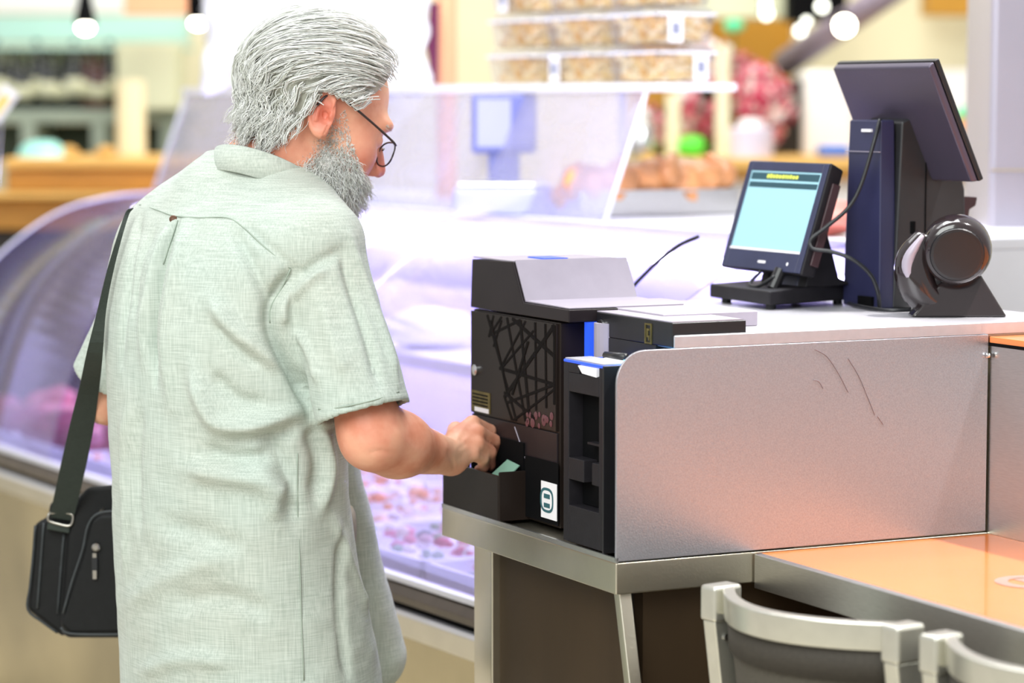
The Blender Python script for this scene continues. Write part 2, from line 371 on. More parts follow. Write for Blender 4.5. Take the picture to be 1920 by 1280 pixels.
MB().lathe(FC(.556, .047, .216), [(.009, 0), (.009, .004), (.004, .005)], 18, ax=-BX).build('key_lock', 'chrome', cm)
MB().box(FC, .505, .574, .0458, .047, .150, .183).build('gold_label', 'gold', cm)
lt = MB()
for k in range(4): lt.box(FC, .512, .568, .0454, .0459, .160+k*.0055, .1625+k*.0055)
lt.build('label_print', 'inkline', cm)
MB().box(FC, .509, .560, .0453, .0459, .1505, .1575).build('white_label_strip', 'paper', cm)
# diagonal trim line and sticker
a0, z0 = onb(965, 800, .0485); a1, z1 = onb(992, 880, .0485)
MB().tube([FC(a0, .0485, z0), FC(a1, .0485, z1)], .0008, 6).build('diagonal_trim', 'lilacp', cm)
sa0, sz0 = onb(1019, 968, .049); sa1, sz1 = onb(1048, 908, .049)
st = MB().box(FC, sa0, sa1, .0448, .046, sz0, sz1).build('sticker', 'paper', cm, label='white sticker with a teal oval')
ov = MB(); sc = ((sa0+sa1)/2+.006, (sz0+sz1)/2); vs = []
for k in range(33):
    q = 2*math.pi*k/32
    for kk in (1, .78):
        vs.append(FC(sc[0]+.022*kk*np.sign(math.cos(q))*abs(math.cos(q))**.7, .0446, sc[1]+.019*kk*np.sign(math.sin(q))*abs(math.sin(q))**.7))
ov.add(vs, [(2*k, 2*k+1, 2*k+3, 2*k+2) for k in range(32)])
for dz in (-.008, .006):
    ov.box(FC, sc[0]-.010, sc[0]+.010, .0445, .0449, sc[1]+dz-.0035, sc[1]+dz+.0035)
ov.build('sticker_print', 'teal', st)
# coin cup at the lower left
cup = MB(); cup.box(FC, .384, .588, .002, .006, .0, .070); cup.box(FC, .380, .384, .002, .060, .0, .076); cup.box(FC, .584, .588, .006, .05, .0, .070); cup.box(FC, .384, .584, .006, .05, .0, .010)
cup.build('coin_cup', 'brownp', cm, bevel=.0015)
MB().box(FC, .27, .382, .0465, .0475, .006, .10).build('cup_surround', 'black', cm)
MB().box(FC, .386, .574, .0455, .0488, .012, .118).build('cup_mouth', 'black', cm)
# receipt / note module on the right
md = MB()
a0, a1 = .05, .174; f0, f1 = .006, .012
md.box(FC, a0+.002, a1, f1+.02, .13, .002, .262)          # core, recessed
md.box(FC, .157, a1, f0, f1+.02, .002, .264)              # stiles and rails around the openings
md.box(FC, a0, .064, f0, f1+.02, .002, .264)
md.box(FC, .064, .157, f0, f1+.02, .222, .250); md.box(FC, .125, .157, f0, f1+.02, .250, .264)
md.box(FC, .064, .157, f0, f1+.02, .002, .056); md.box(FC, .11, .157, f0, f1+.02, .094, .126); md.box(FC, .064, .085, f0, f1+.02, .094, .126)
md.build('note_module', 'mondark', cm, bevel=.0012)
MB().box(FC, .046, .050, .004, .14, .0, .268).build('module_side', 'blackp', cm, bevel=.001)
MB().box(FC, .066, .155, .028, .0318, .057, .221).build('module_opening_back', 'black', cm)
MB().box(FC, .066, .110, .012, .026, .150, .153).build('opening_lip', 'mondark', cm)
MB().prism([FC(.125, .004, .262), FC(.068, .004, .262), FC(.068, .004, .250), FC(.112, .004, .252)],
           [FC(.125, .05, .272), FC(.068, .05, .272), FC(.068, .05, .262), FC(.112, .05, .262)]).build('paper_slip', 'paper', cm)
MB().box(FC, .05, .174, .006, .12, .264, .268).build('module_top', 'bluep', cm, bevel=.001)
MB().box(FC, .052, .172, .008, .05, .268, .270).build('module_top_plate', 'topmetal', cm)
MB().tube([FC(.135, .055, .274), FC(.075, .055, .276)], .006, 10).build('paper_roller', 'blackp', cm, smooth=True)
MB().box(FC, .01, .045, .035, .09, .268, .276).build('lit_slot', 'cyanp', cm)
MB().lathe(FC(.215, .10, .262), [(.020, 0), (.020, .052)], 20).build('grey_cylinder', 'lilacp', cm, smooth=False)
MB().box(FC, .236, .25, .08, .12, .24, .313).build('blue_side_strip', 'bluep', cm)
# black drawer box beside the hood
MB().box(FC, .008, .237, .093, .215, .2935, .329).build('drawer_box', 'blackp', cm, bevel=.002)
MB().box(FC, .055, .237, .0925, .13, .262, .2935).build('drawer_lower', 'blackp', cm, bevel=.001)
MB().box(FC, .010, .236, .094, .21, .329, .3305).build('drawer_top', 'lilacp', cm)
MB().lathe(FC(.218, .0925, .309), [(.010, 0), (.010, .004), (.005, .005)], 18, ax=-BX).build('drawer_lock', 'chrome', cm)
eb = MB(); 
for (p0, p1, q0, q1) in ((.066,.086,.321,.3235),(.066,.086,.294,.2965),(.066,.069,.2965,.321),(.083,.086,.2965,.321),(.072,.080,.313,.316),(.077,.080,.306,.313),(.072,.080,.3035,.306),(.072,.075,.299,.3035)):
    eb.box(FC, p0, p1, .0915, .093, q0, q1)
eb.build('gold_emblem', 'gold', cm)
tag(MB().prism([FC(.445, .014, .060), FC(.39, .014, .060), FC(.388, .040, .084), FC(.43, .040, .088)],
           [FC(.445, .015, .059), FC(.39, .015, .059), FC(.388, .041, .083), FC(.43, .041, .087)]).build('banknote', 'note'), 'pale green slip sticking out of the coin cup under the hand', 'banknote')

# ================================================================== customer display
TZ = .3112
dp = thing('customer_display', 'small tilted touch display with pale cyan screen on a black base', 'display', FC(.44, .55, TZ))
bs = [(.545, .467), (.344, .46), (.395, .645), (.56, .645)]
MB().prism([FC(a, b, TZ+.008) for a, b in bs], [FC(a, b, TZ+.03+.006*(b > .5)) for a, b in bs]).build('base', 'mondark', dp, bevel=.003)
for a, b in ((.52, .485), (.37, .478), (.41, .63), (.54, .63)):
    MB().lathe(FC(a, b, TZ), [(.008, 0), (.008, .008)], 12).build('rubber_foot', 'rubber', dp)
T1 = R(17.5)
def FD(x, d, y):     # display plane: x to the viewer's left along A, d behind the glass, y up the screen
    return FC(.336+x, .512+y*math.sin(T1)+d*math.cos(T1), .365+y*math.cos(T1)-d*math.sin(T1))
W_, H_ = .252, .187
sh = MB()
sh.prism([FD(*p) for p in ((0,0,0),(W_,0,0),(W_,0,H_),(0,0,H_))], [FD(*p) for p in ((.006,.03,.004),(W_-.006,.03,.004),(W_-.006,.03,H_-.004),(.006,.03,H_-.004))])
sh.build('shell', 'mondark', dp, bevel=.004, seg=3)
bz = MB()
bz.box(lambda x, d, y: FD(x, d, y), .004, .018, -.002, .004, .003, H_-.003); bz.box(FD, W_-.018, W_-.004, -.002, .004, .003, H_-.003)
bz.box(FD, .018, W_-.018, -.002, .004, H_-.018, H_-.003); bz.box(FD, .018, W_-.018, -.002, .004, .003, .034)
bz.build('bezel', 'monblue', dp, bevel=.001)
sb = MB().box(FD, .018, W_-.018, -.0006, .003, .034, H_-.018).build('screen', 'screen', dp)
s2 = MB(); s2.box(FD, .022, W_-.022, -.0010, 0, H_-.033, H_-.021); s2.box(FD, .022, W_-.022, -.0010, 0, H_-.046, H_-.037); s2.build('screen_header', 'screend', sb)
s3 = MB(); xx = .085
for k in range(11):
    w = .004+.004*random.random(); s3.box(FD, xx, xx+w, -.0014, -.001, H_-.030, H_-.025+.002*random.random()); xx += w+.0025
s3.build('screen_text', 'screeny', sb)
MB().box(FD, .018, W_-.018, -.0022, 0, .034, .0375).build('screen_bottom_edge', 'paper', dp)
MB().box(FD, .112, .135, -.0024, -.001, .014, .018).build('maker_mark', 'paper', dp)
MB().lathe(FD(.045, -.002, .016), [(.0028, 0), (.0028, .0006)], 12, ax=FD(0,-1,0)-FD(0,0,0)).build('power_light', 'paper', dp)
MB().box(FD, -.001, .012, .012, .028, .02, H_-.03).build('side_rail', 'monred', dp, bevel=.002)
# support arm: a wedge rising from the base, a hinge and a short cable
ar = [(.545, TZ+.03), (.64, TZ+.034), (.61, TZ+.045), (.585, TZ+.125), (.568, TZ+.128)]
MB().prism([FC(.375, b, z) for b, z in ar], [FC(.40, b, z) for b, z in ar]).build('arm', 'mondark', dp, bevel=.003)
MB().prism([FC(.402, b, z-.004) for b, z in ar], [FC(.49, b, z-.004) for b, z in ar]).build('arm_core', 'towerblue', dp, bevel=.003)
MB().prism([FC(.492, b, z) for b, z in ar], [FC(.515, b, z) for b, z in ar]).build('arm', 'mondark', dp, bevel=.003)
MB().tube([FC(.40, .50, TZ+.03), FC(.40, .515, TZ+.06)], .010, 12).build('neck', 'blackp', dp)
MB().tube(smooth_path([FC(.46, .515, TZ+.055), FC(.455, .49, TZ+.035), FC(.42, .485, TZ+.033), FC(.395, .50, TZ+.05)]), .0028, 8).build('short_cable', 'cable', dp, smooth=True)
pts = [atY(1310, 443, 4.50), atY(1270, 462, 4.52), atY(1225, 498, 4.55), atY(1178, 548, 4.56), FC(.60, .56, .33), FC(.61, .55, .28)]
tag(MB().tube(smooth_path(pts[:4]+[atY(1165, 575, 4.55)]), .0032, 8).build('display_cable', 'cable', None, smooth=True), 'thin black cable arching down left of the cyan display', 'cable')

# ================================================================== till tower with tablet
tw = thing('till_tower', 'tall charcoal till tower carrying a tilted tablet', 'till', FC(.33, .70, TZ))
tp = [(.392, .312), (.285, .312), (.296, .611), (.386, .611)]
MB().prism([FC(a, .627+(.006 if z > .5 else 0), z) for a, z in tp], [FC(a, .66, z) for a, z in tp]).build('front_shell', 'towerblue', tw, bevel=.003)  # navy colour paints the bluish light falling on this face
pr = [(.652, .312), (.665, .608), (.690, .618), (.738, .614), (.760, .585), (.788, .50), (.796, .312)]
MB().prism([FC(.283, b, z) for b, z in pr], [FC(.392, b, z) for b, z in pr]).build('body_shell', 'towerblk', tw, bevel=.004)
MB().box(FC, .2815, .2835, .7105, .7120, .318, .606).build('body_seam', 'black', tw)
MB().box(FC, .290, .388, .6265, .6295, .560, .5612).build('front_seam', 'lilacp', tw)
MB().box(FC, .318, .345, .629, .633, .592, .5965).build('maker_mark', 'paper', tw)
MB().box(FC, .281, .2835, .683, .692, .430, .450).build('side_port', 'black', tw, bevel=.001)
bt = MB().lathe(FC(.2835, .684, .408), [(.0125, 0), (.0125, .002), (.0105, .0025)], 24, ax=-AX).build('power_button', 'blackp', tw)
MB().lathe(FC(.2812, .684, .408), [(.006, 0), (.006, .0006), (.0045, .0006)], 20, ax=-AX).build('power_symbol', 'mondark', bt)
MB().box(FC, .30, .34, .622, .628, .315, .33).build('cable_slot', 'black', tw)
T2 = R(25)
def FT(x, d, y):     # tablet plane, x toward the viewer's right, d outward from its back, y down the slope
    return FC(.452-x, .650+y*math.sin(T2)-d*math.cos(T2), .702-y*math.cos(T2)-d*math.sin(T2)+.0)
tbk = MB().prism([FT(*p) for p in ((0,0,0),(.276,0,0),(.276,0,.205),(0,0,.205))], [FT(*p) for p in ((.002,.012,.004),(.274,.012,.004),(.274,.012,.201),(.002,.012,.201))]).build('tablet_back', 'tabletb', tw, bevel=.003)
MB().box(FT, -.001, .277, -.010, -.0005, -.001, .206).build('tablet_front', 'blackp', tw, bevel=.002)
MB().box(FT, .004, .272, -.0112, -.0102, .006, .20).build('tablet_screen', 'screend', tw)
MB().tube([FC(.335, .72, .60), FT(.12, .0, .10)], .03, 14).build('tablet_mount', 'towerblk', tw)
kb = [(.772, .475), (.80, .488), (.825, .486), (.822, .472), (.81, .466), (.808, .452), (.80, .445), (.796, .40), (.772, .40)]
MB().prism([FC(.30, b, z) for b, z in kb], [FC(.36, b, z) for b, z in kb]).build('card_reader', 'monred', tw, bevel=.002)
cp = [FT(.045, .014, .06), FC(.362, .618, .60), FC(.366, .60, .52), FC(.40, .58, .455), FC(.475, .565, .415), FC(.49, .56, .40), FC(.44, .56, .392), FC(.36, .575, .375), FC(.30, .60, .345), FC(.288, .617, .318)]
px = [(1650,224),(1640,262),(1615,345),(1590,390),(1550,425),(1521,449),(1524,466),(1560,472),(1600,487),(1632,515),(1646,548),(1649,577)]
yy = [4.33,4.315,4.31,4.31,4.31,4.31,4.30,4.29,4.28,4.28,4.28,4.29]
tag(MB().tube(smooth_path([atY(u, v, y) for (u, v), y in zip(px, yy)]), .0034, 8).build('tablet_cable', 'cable', None, smooth=True), 'black cable looping from the tablet down to the till tower foot', 'cable')
tag(MB().tube(smooth_path([FC(.40,.64,TZ+.004),FC(.34,.615,TZ+.004),FC(.27,.60,TZ+.004),FC(.22,.60,TZ+.004),FC(.20,.63,TZ+.005)]), .003, 8).build('scanner_cable', 'cable', None, smooth=True), 'black cable lying flat between till tower and barcode scanner', 'cable')

# ================================================================== barcode scanner
sn = thing('barcode_scanner', 'glossy brown-black barcode scanner with round head on a wedge stand', 'scanner', FC(.13, .66, TZ))
hc = FC(.125, .66, .415)
face = np.array([-.12, -.97, -.18]); face /= np.linalg.norm(face)
MB().lathe(hc-face*.055, [(.012, 0), (.034, .008), (.048, .028), (.054, .052), (.054, .070), (.050, .088), (.045, .094)], 36, ax=face).build('head', 'scan', sn, smooth=True)
MB().lathe(hc+face*.0385, [(.042, 0), (.040, .004), (.036, .0045)], 36, ax=face).build('scan_window', 'blackp', sn, smooth=False)
cpath = [hc+np.array([-.045,0,.02]), hc+np.array([-.066,.0,-.02]), hc+np.array([-.055,.0,-.065]), hc+np.array([-.02,.0,-.095])]
MB().tube(smooth_path(cpath, 6), [.018+.012*math.sin(math.pi*k/18) for k in range(19)], 16).build('curved_neck', 'scan', sn, smooth=True)
MB().tube(smooth_path([hc+np.array([-.056,-.028,.022]), hc+np.array([-.078,-.022,-.02]), hc+np.array([-.068,-.02,-.06])], 6), [.003+.006*math.sin(math.pi*k/12) for k in range(13)], 10).build('neck_painted_highlight', 'lilacp', sn, smooth=True)  # pale strip painting a highlight along the glossy neck
sp = [hc+np.array(p) for p in ((-.072,-.03,-.1035),(.075,-.03,-.1035),(.035,-.005,-.035),(-.01,-.005,-.035))]
MB().prism([FW(p[0], p[1], p[2]) for p in sp], [FW(p[0]*1, p[1]+.05, p[2]) for p in sp]).build('stand', 'scan', sn, bevel=.004)

# ================================================================== chairs
ZT = .90
pl = atZ(1352, 1098, ZT); prr = atZ(1693, 1172, ZT)
ch = thing('bar_chair', 'aluminium chair with woven grey back nearest the steel tray', 'chair', ((pl[0]+prr[0])/2, (pl[1]+prr[1])/2, 0), 'chairs tucked at the orange table')
dv = prr-pl; L = np.linalg.norm(dv); dv /= L; bk = np.array([dv[1], -dv[0], 0]);  bk = bk if bk @ BX < 0 else -bk    # bk points away from the table
def FH(x, y, z): return pl+dv*x+bk*y+UPV*(z-ZT)        # x along the back, y behind it, z world height
for x in (0, L):
    p0 = [FH(x-.013, -.022, ZT-.045), FH(x+.013, -.022, ZT-.045), FH(x+.013, .022, ZT-.045), FH(x-.013, .022, ZT-.045)]
    p1 = [FH(x-.013, -.10, .0), FH(x+.013, -.10, .0), FH(x+.013, -.065, .0), FH(x-.013, -.065, .0)]
    pm = [FH(x-.013, -.075, .47), FH(x+.013, -.075, .47), FH(x+.013, -.032, .47), FH(x-.013, -.032, .47)]
    MB().prism(p0, pm).prism(pm, p1).build('back_post', 'chairmetal', ch, bevel=.003)
    MB().box(FH, x-.0165, x+.0165, -.025, .025, ZT-.047, ZT+.003).build('corner_cap', 'chairmetal', ch, bevel=.006, seg=3)
    MB().lathe(FH(x+(.0135 if x == 0 else -.0135), .002, ZT-.068), [(.005, 0), (.005, .002), (.003, .0025)], 12, ax=dv if x == 0 else -dv).build('screw', 'chrome', ch)
    MB().prism([FH(x-.012, -.46, .45), FH(x+.012, -.46, .45), FH(x+.012, -.43, .45), FH(x-.012, -.43, .45)],
               [FH(x-.012, -.50, 0), FH(x+.012, -.50, 0), FH(x+.012, -.47, 0), FH(x-.012, -.47, 0)]).build('front_leg', 'chairmetal', ch, bevel=.003)
def sag(k): return -.085*(1-(2*k-1)**2)
Lp, Rp = [], []
nn_ = 15
rail = MB(); vs = []
for i in range(nn_):
    k = i/(nn_-1); x = .012+(L-.024)*k; y = -.004-sag(k)*.9
    vs += [FH(x, y-.009, ZT-.036), FH(x, y+.009, ZT-.036), FH(x, y+.011, ZT+.001), FH(x, y-.011, ZT+.001)]
rail.add(vs, [(i*4+k, i*4+(k+1) % 4, (i+1)*4+(k+1) % 4, (i+1)*4+k) for i in range(nn_-1) for k in range(4)]+[(3,2,1,0), tuple(range((nn_-1)*4, nn_*4))])
rail.build('top_rail', 'chairmetal', ch, bevel=.003)
bkm = MB(); vs = []; nz = 10
for j in range(nz):
    z = ZT-.034-(ZT-.034-.50)*j/(nz-1)
    for i in range(nn_):
        k = i/(nn_-1); y = -.004-sag(k)*.85-.05*j/(nz-1)
        vs.append(FH(.012+(L-.024)*k, y, z))
bkm.add(vs, [(j*nn_+i, j*nn_+i+1, (j+1)*nn_+i+1, (j+1)*nn_+i) for j in range(nz-1) for i in range(nn_-1)])
bo = bkm.build('woven_back', 'chairmesh', ch, smooth=True); so = bo.modifiers.new('s', 'SOLIDIFY'); so.thickness = .0025
hem = MB(); vs = []
for i in range(nn_):
    k = i/(nn_-1); y = -.002-sag(k)*.85
    vs += [FH(.012+(L-.024)*k, y+.002, ZT-.036), FH(.012+(L-.024)*k, y-.001, ZT-.078)]
hem.add(vs, [(2*i, 2*i+1, 2*i+3, 2*i+2) for i in range(nn_-1)])
M['hemm'] = mat('darker_textile_hem', '3a352e', .8, 0, .15, 200); ho = hem.build('back_hem', 'hemm', ch, smooth=True); ho.modifiers.new('s', 'SOLIDIFY').thickness = .003
MB().box(FH, .0, L, -.47, -.06, .455, .475).build('seat', 'chairmesh', ch, bevel=.008)
d2 = atZ(1765, 1190, ZT)-pl
dup(ch, np.array([ch.location.x+d2[0], ch.location.y+d2[1], 0]), 'aluminium chair with woven grey back cut off by the right frame edge')
# ================================================================== refrigerated display case
T0, T1c = -.175, 2.95
cs = thing('display_case', 'long chilled deli case with curved glass and lit white interior', 'display case', FS(1.4, .5, 0))
MB().prism([FS(T0, .06, .02), FS(T0, .02, .60), FS(T0, .95, .60), FS(T0, .95, .02)], [FS(T1c, .06, .02), FS(T1c, .02, .60), FS(T1c, .95, .60), FS(T1c, .95, .02)]).build('facade', 'casefront', cs)
MB().box(FS, T0, T1c, .012, .030, .602, .640).build('facade_upper_strip', 'steel2', cs, bevel=.002)
MB().box(FS, T0, T1c, .004, .03, .642, .652).build('light_rail', 'casewhite', cs, bevel=.002)
MB().box(FS, T0, T1c, .016, .05, .652, .664).build('shadow_gap', 'black', cs)
rp = [(.03, .664), (-.004, .668), (-.012, .684), (-.004, .700), (.03, .704)]
MB().prism([FS(T0, s, z) for s, z in rp], [FS(T1c, s, z) for s, z in rp]).build('bumper_rail', 'bumper', cs, bevel=.003)
MB().box(FS, T0, T1c, -.004, .02, .704, .716).build('glass_channel', 'casewhite', cs, bevel=.002)
MB().box(FS, T0, T1c, .02, .80, .60, .69).build('deck_base', 'casewhite', cs)
MB().box(FS, T0, T1c, .78, .80, .69, 1.29).build('back_liner', 'caseviolet', cs)
MB().box(FS, T0, T1c, .667, 1.32, 1.288, 1.31).build('top_deck', 'casewhite', cs, bevel=.003)
MB().box(FS, T0, T1c, .80, 1.30, .60, 1.288).build('back_cabinet', 'casewhite', cs)
MB().box(FS, T0, T1c, .655, .667, 1.255, 1.312).build('top_edge', 'topmetal', cs, bevel=.002)
MB().box(FS, T0+.02, T1c-.02, .48, .78, 1.000, 1.012).build('inner_shelf', 'casewhite', cs, bevel=.001)
MB().box(FS, T0+.02, T1c-.02, .470, .48, .992, 1.020).build('shelf_edge', 'casewhite', cs, bevel=.001)
MB().box(FS, T0+.02, T1c-.02, .62, .635, 1.15, 1.255).build('lamp_valance', 'caseviolet', cs)
for z, s in ((1.235, .70), (.980, .60), (1.262, .58)):
    MB().tube([FS(T0+.05, s, z), FS(T1c-.05, s, z)], .010, 8).build('light_tube', 'tube', cs, smooth=True)
gp = smooth_path([np.array(p) for p in ((.004, .712), (.035, .84), (.10, 1.01), (.186, 1.125), (.29, 1.21), (.40, 1.268), (.53, 1.298), (.66, 1.308))], 4)
pane_edges = [T0, 2.05, T1c]
for t0, t1 in zip(pane_edges[:-1], pane_edges[1:]):
    vs = [FS(t, p[0], p[1]) for p in gp for t in (t0+.002, t1-.002)]
    o = MB().add(vs, [(2*i, 2*i+1, 2*i+3, 2*i+2) for i in range(len(gp)-1)]).build('curved_pane', 'curved', cs, smooth=True)
    o.modifiers.new('s', 'SOLIDIFY').thickness = .005
for t in (T1c, ):
    pr_ = [FS(t, p[0], p[1]) for p in gp]+[FS(t, .667, .71)]
    MB().prism(pr_, [p+SAX*.006 for p in pr_]).build('end_pane', 'curved', cs)
MB().tube([FS(T1c+.003, p[0], p[1]) for p in gp], .004, 6).build('end_pane_edge', 'casewhite', cs, smooth=True)
pr_ = [FS(T0, p[0], p[1]) for p in gp]+[FS(T0, .667, .71)]
MB().prism(pr_, [p-SAX*.006 for p in pr_]).build('end_pane', 'curved', cs)
# food trays in the deck
foods = [('seafood', 'seafood'), ('sweets', 'sweets'), ('seafood', 'seafood'), ('meat', 'meat'), ('sweets', 'seafood'), ('meat', 'meat'), ('meat', 'meat')]
names = ['mixed pink, white and green sweets', 'pale and orange seafood', 'speckled white and pink salad', 'orange shrimps on white ice', 'white pickled fish', 'pink meat cuts', 'dark red meat joints']
kinds = ['sweets', 'sweets', 'seafood', 'seafood', 'seafood', 'meat', 'meat']
t = T0+.02
for i in range(7):
    w = .425; t1 = t+w
    root = thing('food_tray', ['white tray of '+names[i]+' nearest the steel counter leg', 'white tray of '+names[1]+' behind the bag strap', 'white tray of '+names[2]+' below the forearm', 'white tray of '+names[3]+' in the deli case', 'white tray of '+names[4]+' in the middle of the deli case', 'white tray of '+names[5]+' left of the shoulder bag strap', 'white tray of '+names[6]+' at far end of the deli case'][i], 'food tray', FS((t+t1)/2, .36, .69), 'food trays in the deli case')
    tm = MB(); tm.box(FS, t+.004, t1-.004, .06, .66, .690, .700)
    for (x0, x1, y0, y1) in ((t, t+.012, .05, .67), (t1-.012, t1, .05, .67), (t, t1, .05, .062), (t, t1, .658, .67)): tm.box(FS, x0, x1, y0, y1, .690, .735)
    tm.build('tray', 'casewhite', root, bevel=.002)
    fm = MB(); big = kinds[i] == 'meat'
    npc = 26 if big else 170
    for k in range(npc):
        tt = t+.03+(w-.06)*random.random(); ss = .09+.54*random.random()
        mound = .04*(1-((tt-(t+t1)/2)/(w/2))**2)
        r = (.05+.025*random.random()) if big else (.009+.010*random.random())
        fm.blob(FS(tt, ss, .705+mound*random.random()+r*.6), (r, r*(.7+.5*random.random()), r*.65), 2 if big else 1, .35, 3, k)
    o = fm.build('food', kinds[i], root, smooth=True); o['kind'] = 'stuff'
    t = t1+.012
# loaves / cuts on the inner shelf at the near end are only hinted: wrapped packs
for i, tt in enumerate((.3, .8, 1.3)):
    tag(MB().blob(FS(tt, .62, 1.012+.045), (.11, .08, .045), 3, .2, 3, i).build('wrapped_pack', 'bag', None, smooth=True), ['nearest','middle','farthest'][i]+' white wrapped pack on the inner shelf of the deli case', 'pack', 'wrapped packs on the inner case shelf')

# ---- sneeze guard, shelf and boxes on top of the case
gu = thing('glass_guard', 'leaning hazy glass guard with a white shelf above the deli case', 'glass guard', FS(1.9, .85, 1.31))
ge = [.74, 1.5, 2.3, 3.12]
for t0, t1 in zip(ge[:-1], ge[1:]):
    o = MB().prism([FS(t0+.003, .72, 1.311), FS(t1-.003, .72, 1.311), FS(t1-.003, .82, 1.574), FS(t0+.003, .82, 1.574)],
               [FS(t0+.003, .726, 1.311), FS(t1-.003, .726, 1.311), FS(t1-.003, .826, 1.574), FS(t0+.003, .826, 1.574)]).build('guard_pane', 'guard', gu)
for t0 in (ge[0], ge[-1]):
    MB().tube([FS(t0, .723, 1.311), FS(t0, .823, 1.575)], .005, 6).build('pane_edge', 'casewhite', gu, smooth=True)
MB().box(FS, .70, 3.14, .815, 1.02, 1.576, 1.592).build('shelf', 'casewhite', gu, bevel=.002)
for t0 in (1.1, 2.7):
    MB().tube([FS(t0, .99, 1.31), FS(t0, .99, 1.577)], .009, 10).build('shelf_post', 'casewhite', gu, smooth=True)
# clear boxes of golden pasta
BW, BD, BH = .20, .15, .078
def make_box(loc):
    r = thing('pasta_box', '', 'food box', loc, 'clear boxes of golden pasta on the glass shelf')
    c = MB(); o0 = np.array(loc)
    F = lambda t, s, z: o0+SAX*t+SBX*s+UPV*z
    lo = [(-BW/2+.012, -BD/2+.012), (BW/2-.012, -BD/2+.012), (BW/2-.012, BD/2-.012), (-BW/2+.012, BD/2-.012)]
    hi = [(-BW/2+.003, -BD/2+.003), (BW/2-.003, -BD/2+.003), (BW/2-.003, BD/2-.003), (-BW/2+.003, BD/2-.003)]
    c.prism([F(a, b, .002) for a, b in lo], [F(a, b, .062) for a, b in hi]).build('tub', 'clear', r, bevel=.004)
    MB().prism([F(a, b, .066) for a, b in hi], [F(a*.93, b*.93, .0765) for a, b in hi]).build('lid', 'clear', r, bevel=.003)
    rm = MB()
    for (a0, a1, b0, b1) in ((-BW/2, BW/2, -BD/2, -BD/2+.005), (-BW/2, BW/2, BD/2-.005, BD/2), (-BW/2, -BW/2+.005, -BD/2, BD/2), (BW/2-.005, BW/2, -BD/2, BD/2)): rm.box(F, a0, a1, b0, b1, .061, .066)
    rm.build('rim', 'casewhite', r)
    pm = MB()
    for k in range(150):
        q = random.random()*6.28; e = (random.random()-.5)*.9; ln_ = .010+.008*random.random()
        cc = np.array(F((random.random()-.5)*(BW-.05), (random.random()-.5)*(BD-.05), .010+.045*random.random()))
        if k < 90:     # keep many pieces against the two visible walls
            if k % 2: cc = np.array(F((random.random()-.5)*(BW-.04), -BD/2+.019, .008+.048*random.random()))
            else: cc = np.array(F(-BW/2+.019, (random.random()-.5)*(BD-.04), .008+.048*random.random()))
        d = np.array([math.cos(q)*math.cos(e), math.sin(q)*math.cos(e), math.sin(e)])*ln_
        if k < 90:
            nrm = SBX if k % 2 else SAX; d = d-nrm*(d@nrm)*.9
        bend = np.array([0, 0, .004])
        pm.tube([cc-d, cc+bend, cc+d], .0048, 5)
    pm.box(F, -BW/2+.024, BW/2-.024, -BD/2+.024, BD/2-.024, .006, .055)
    o = pm.build('pasta', 'pasta', r); o['kind'] = 'stuff'
    return r
def price_label(r, F, face, off):
    if face == 's': m1 = MB().box(F, off-.020, off+.020, -BD/2-.003, -BD/2-.001, .005, .064); m2 = MB().box(F, off-.012, off+.012, -BD/2-.0036, -BD/2-.003, .022, .046)
    else: m1 = MB().box(F, -BW/2-.003, -BW/2-.001, off-.018, off+.018, .005, .064); m2 = MB().box(F, -BW/2-.0036, -BW/2-.003, off-.010, off+.010, .022, .046)
    l = m1.build('price_label', 'paper', r); M.setdefault('barcode', mat('grey_barcode_print', '8d90a8', .6, 0, .35, 260, stretch=(8,8,.2))); m2.build('barcode', 'barcode', l)
proto = None
rows = ['bottom', 'second', 'third']
cols = [(.83, 'right-hand stack at the shelf end'), (1.085, 'middle stack'), (1.34, 'left-hand stack beside the peach post'), (2.95, 'far stack left of the grey-haired head')]
lab = {(0, 0): ('e', .03), (0, 1): ('e', -.03), (1, 0): ('s', .05), (2, 2): ('s', .02)}
for ci, (tt, cn) in enumerate(cols):
    for k in range(3):
        loc = FS(tt+.004*((k*7+ci) % 3-1), .915, 1.592+k*.0785)
        if proto is None: b = proto = make_box(loc)
        else:
            b = proto.copy(); COL.objects.link(b); b.location = tuple(loc); WLOC[b.as_pointer()] = np.array(loc)
            for ch_ in [c for c in proto.children if c.name.split('.')[0] in ('tub', 'lid', 'rim', 'pasta')]:
                c2 = ch_.copy(); COL.objects.link(c2); c2.parent = b
        b['label'] = 'clear pasta box, %s of the %s' % (rows[k], cn)
        if (ci, k) in lab:
            price_label(b, lambda t, s, z, o0=np.array(loc): o0+SAX*t+SBX*s+UPV*z, *lab[(ci, k)])
            pass
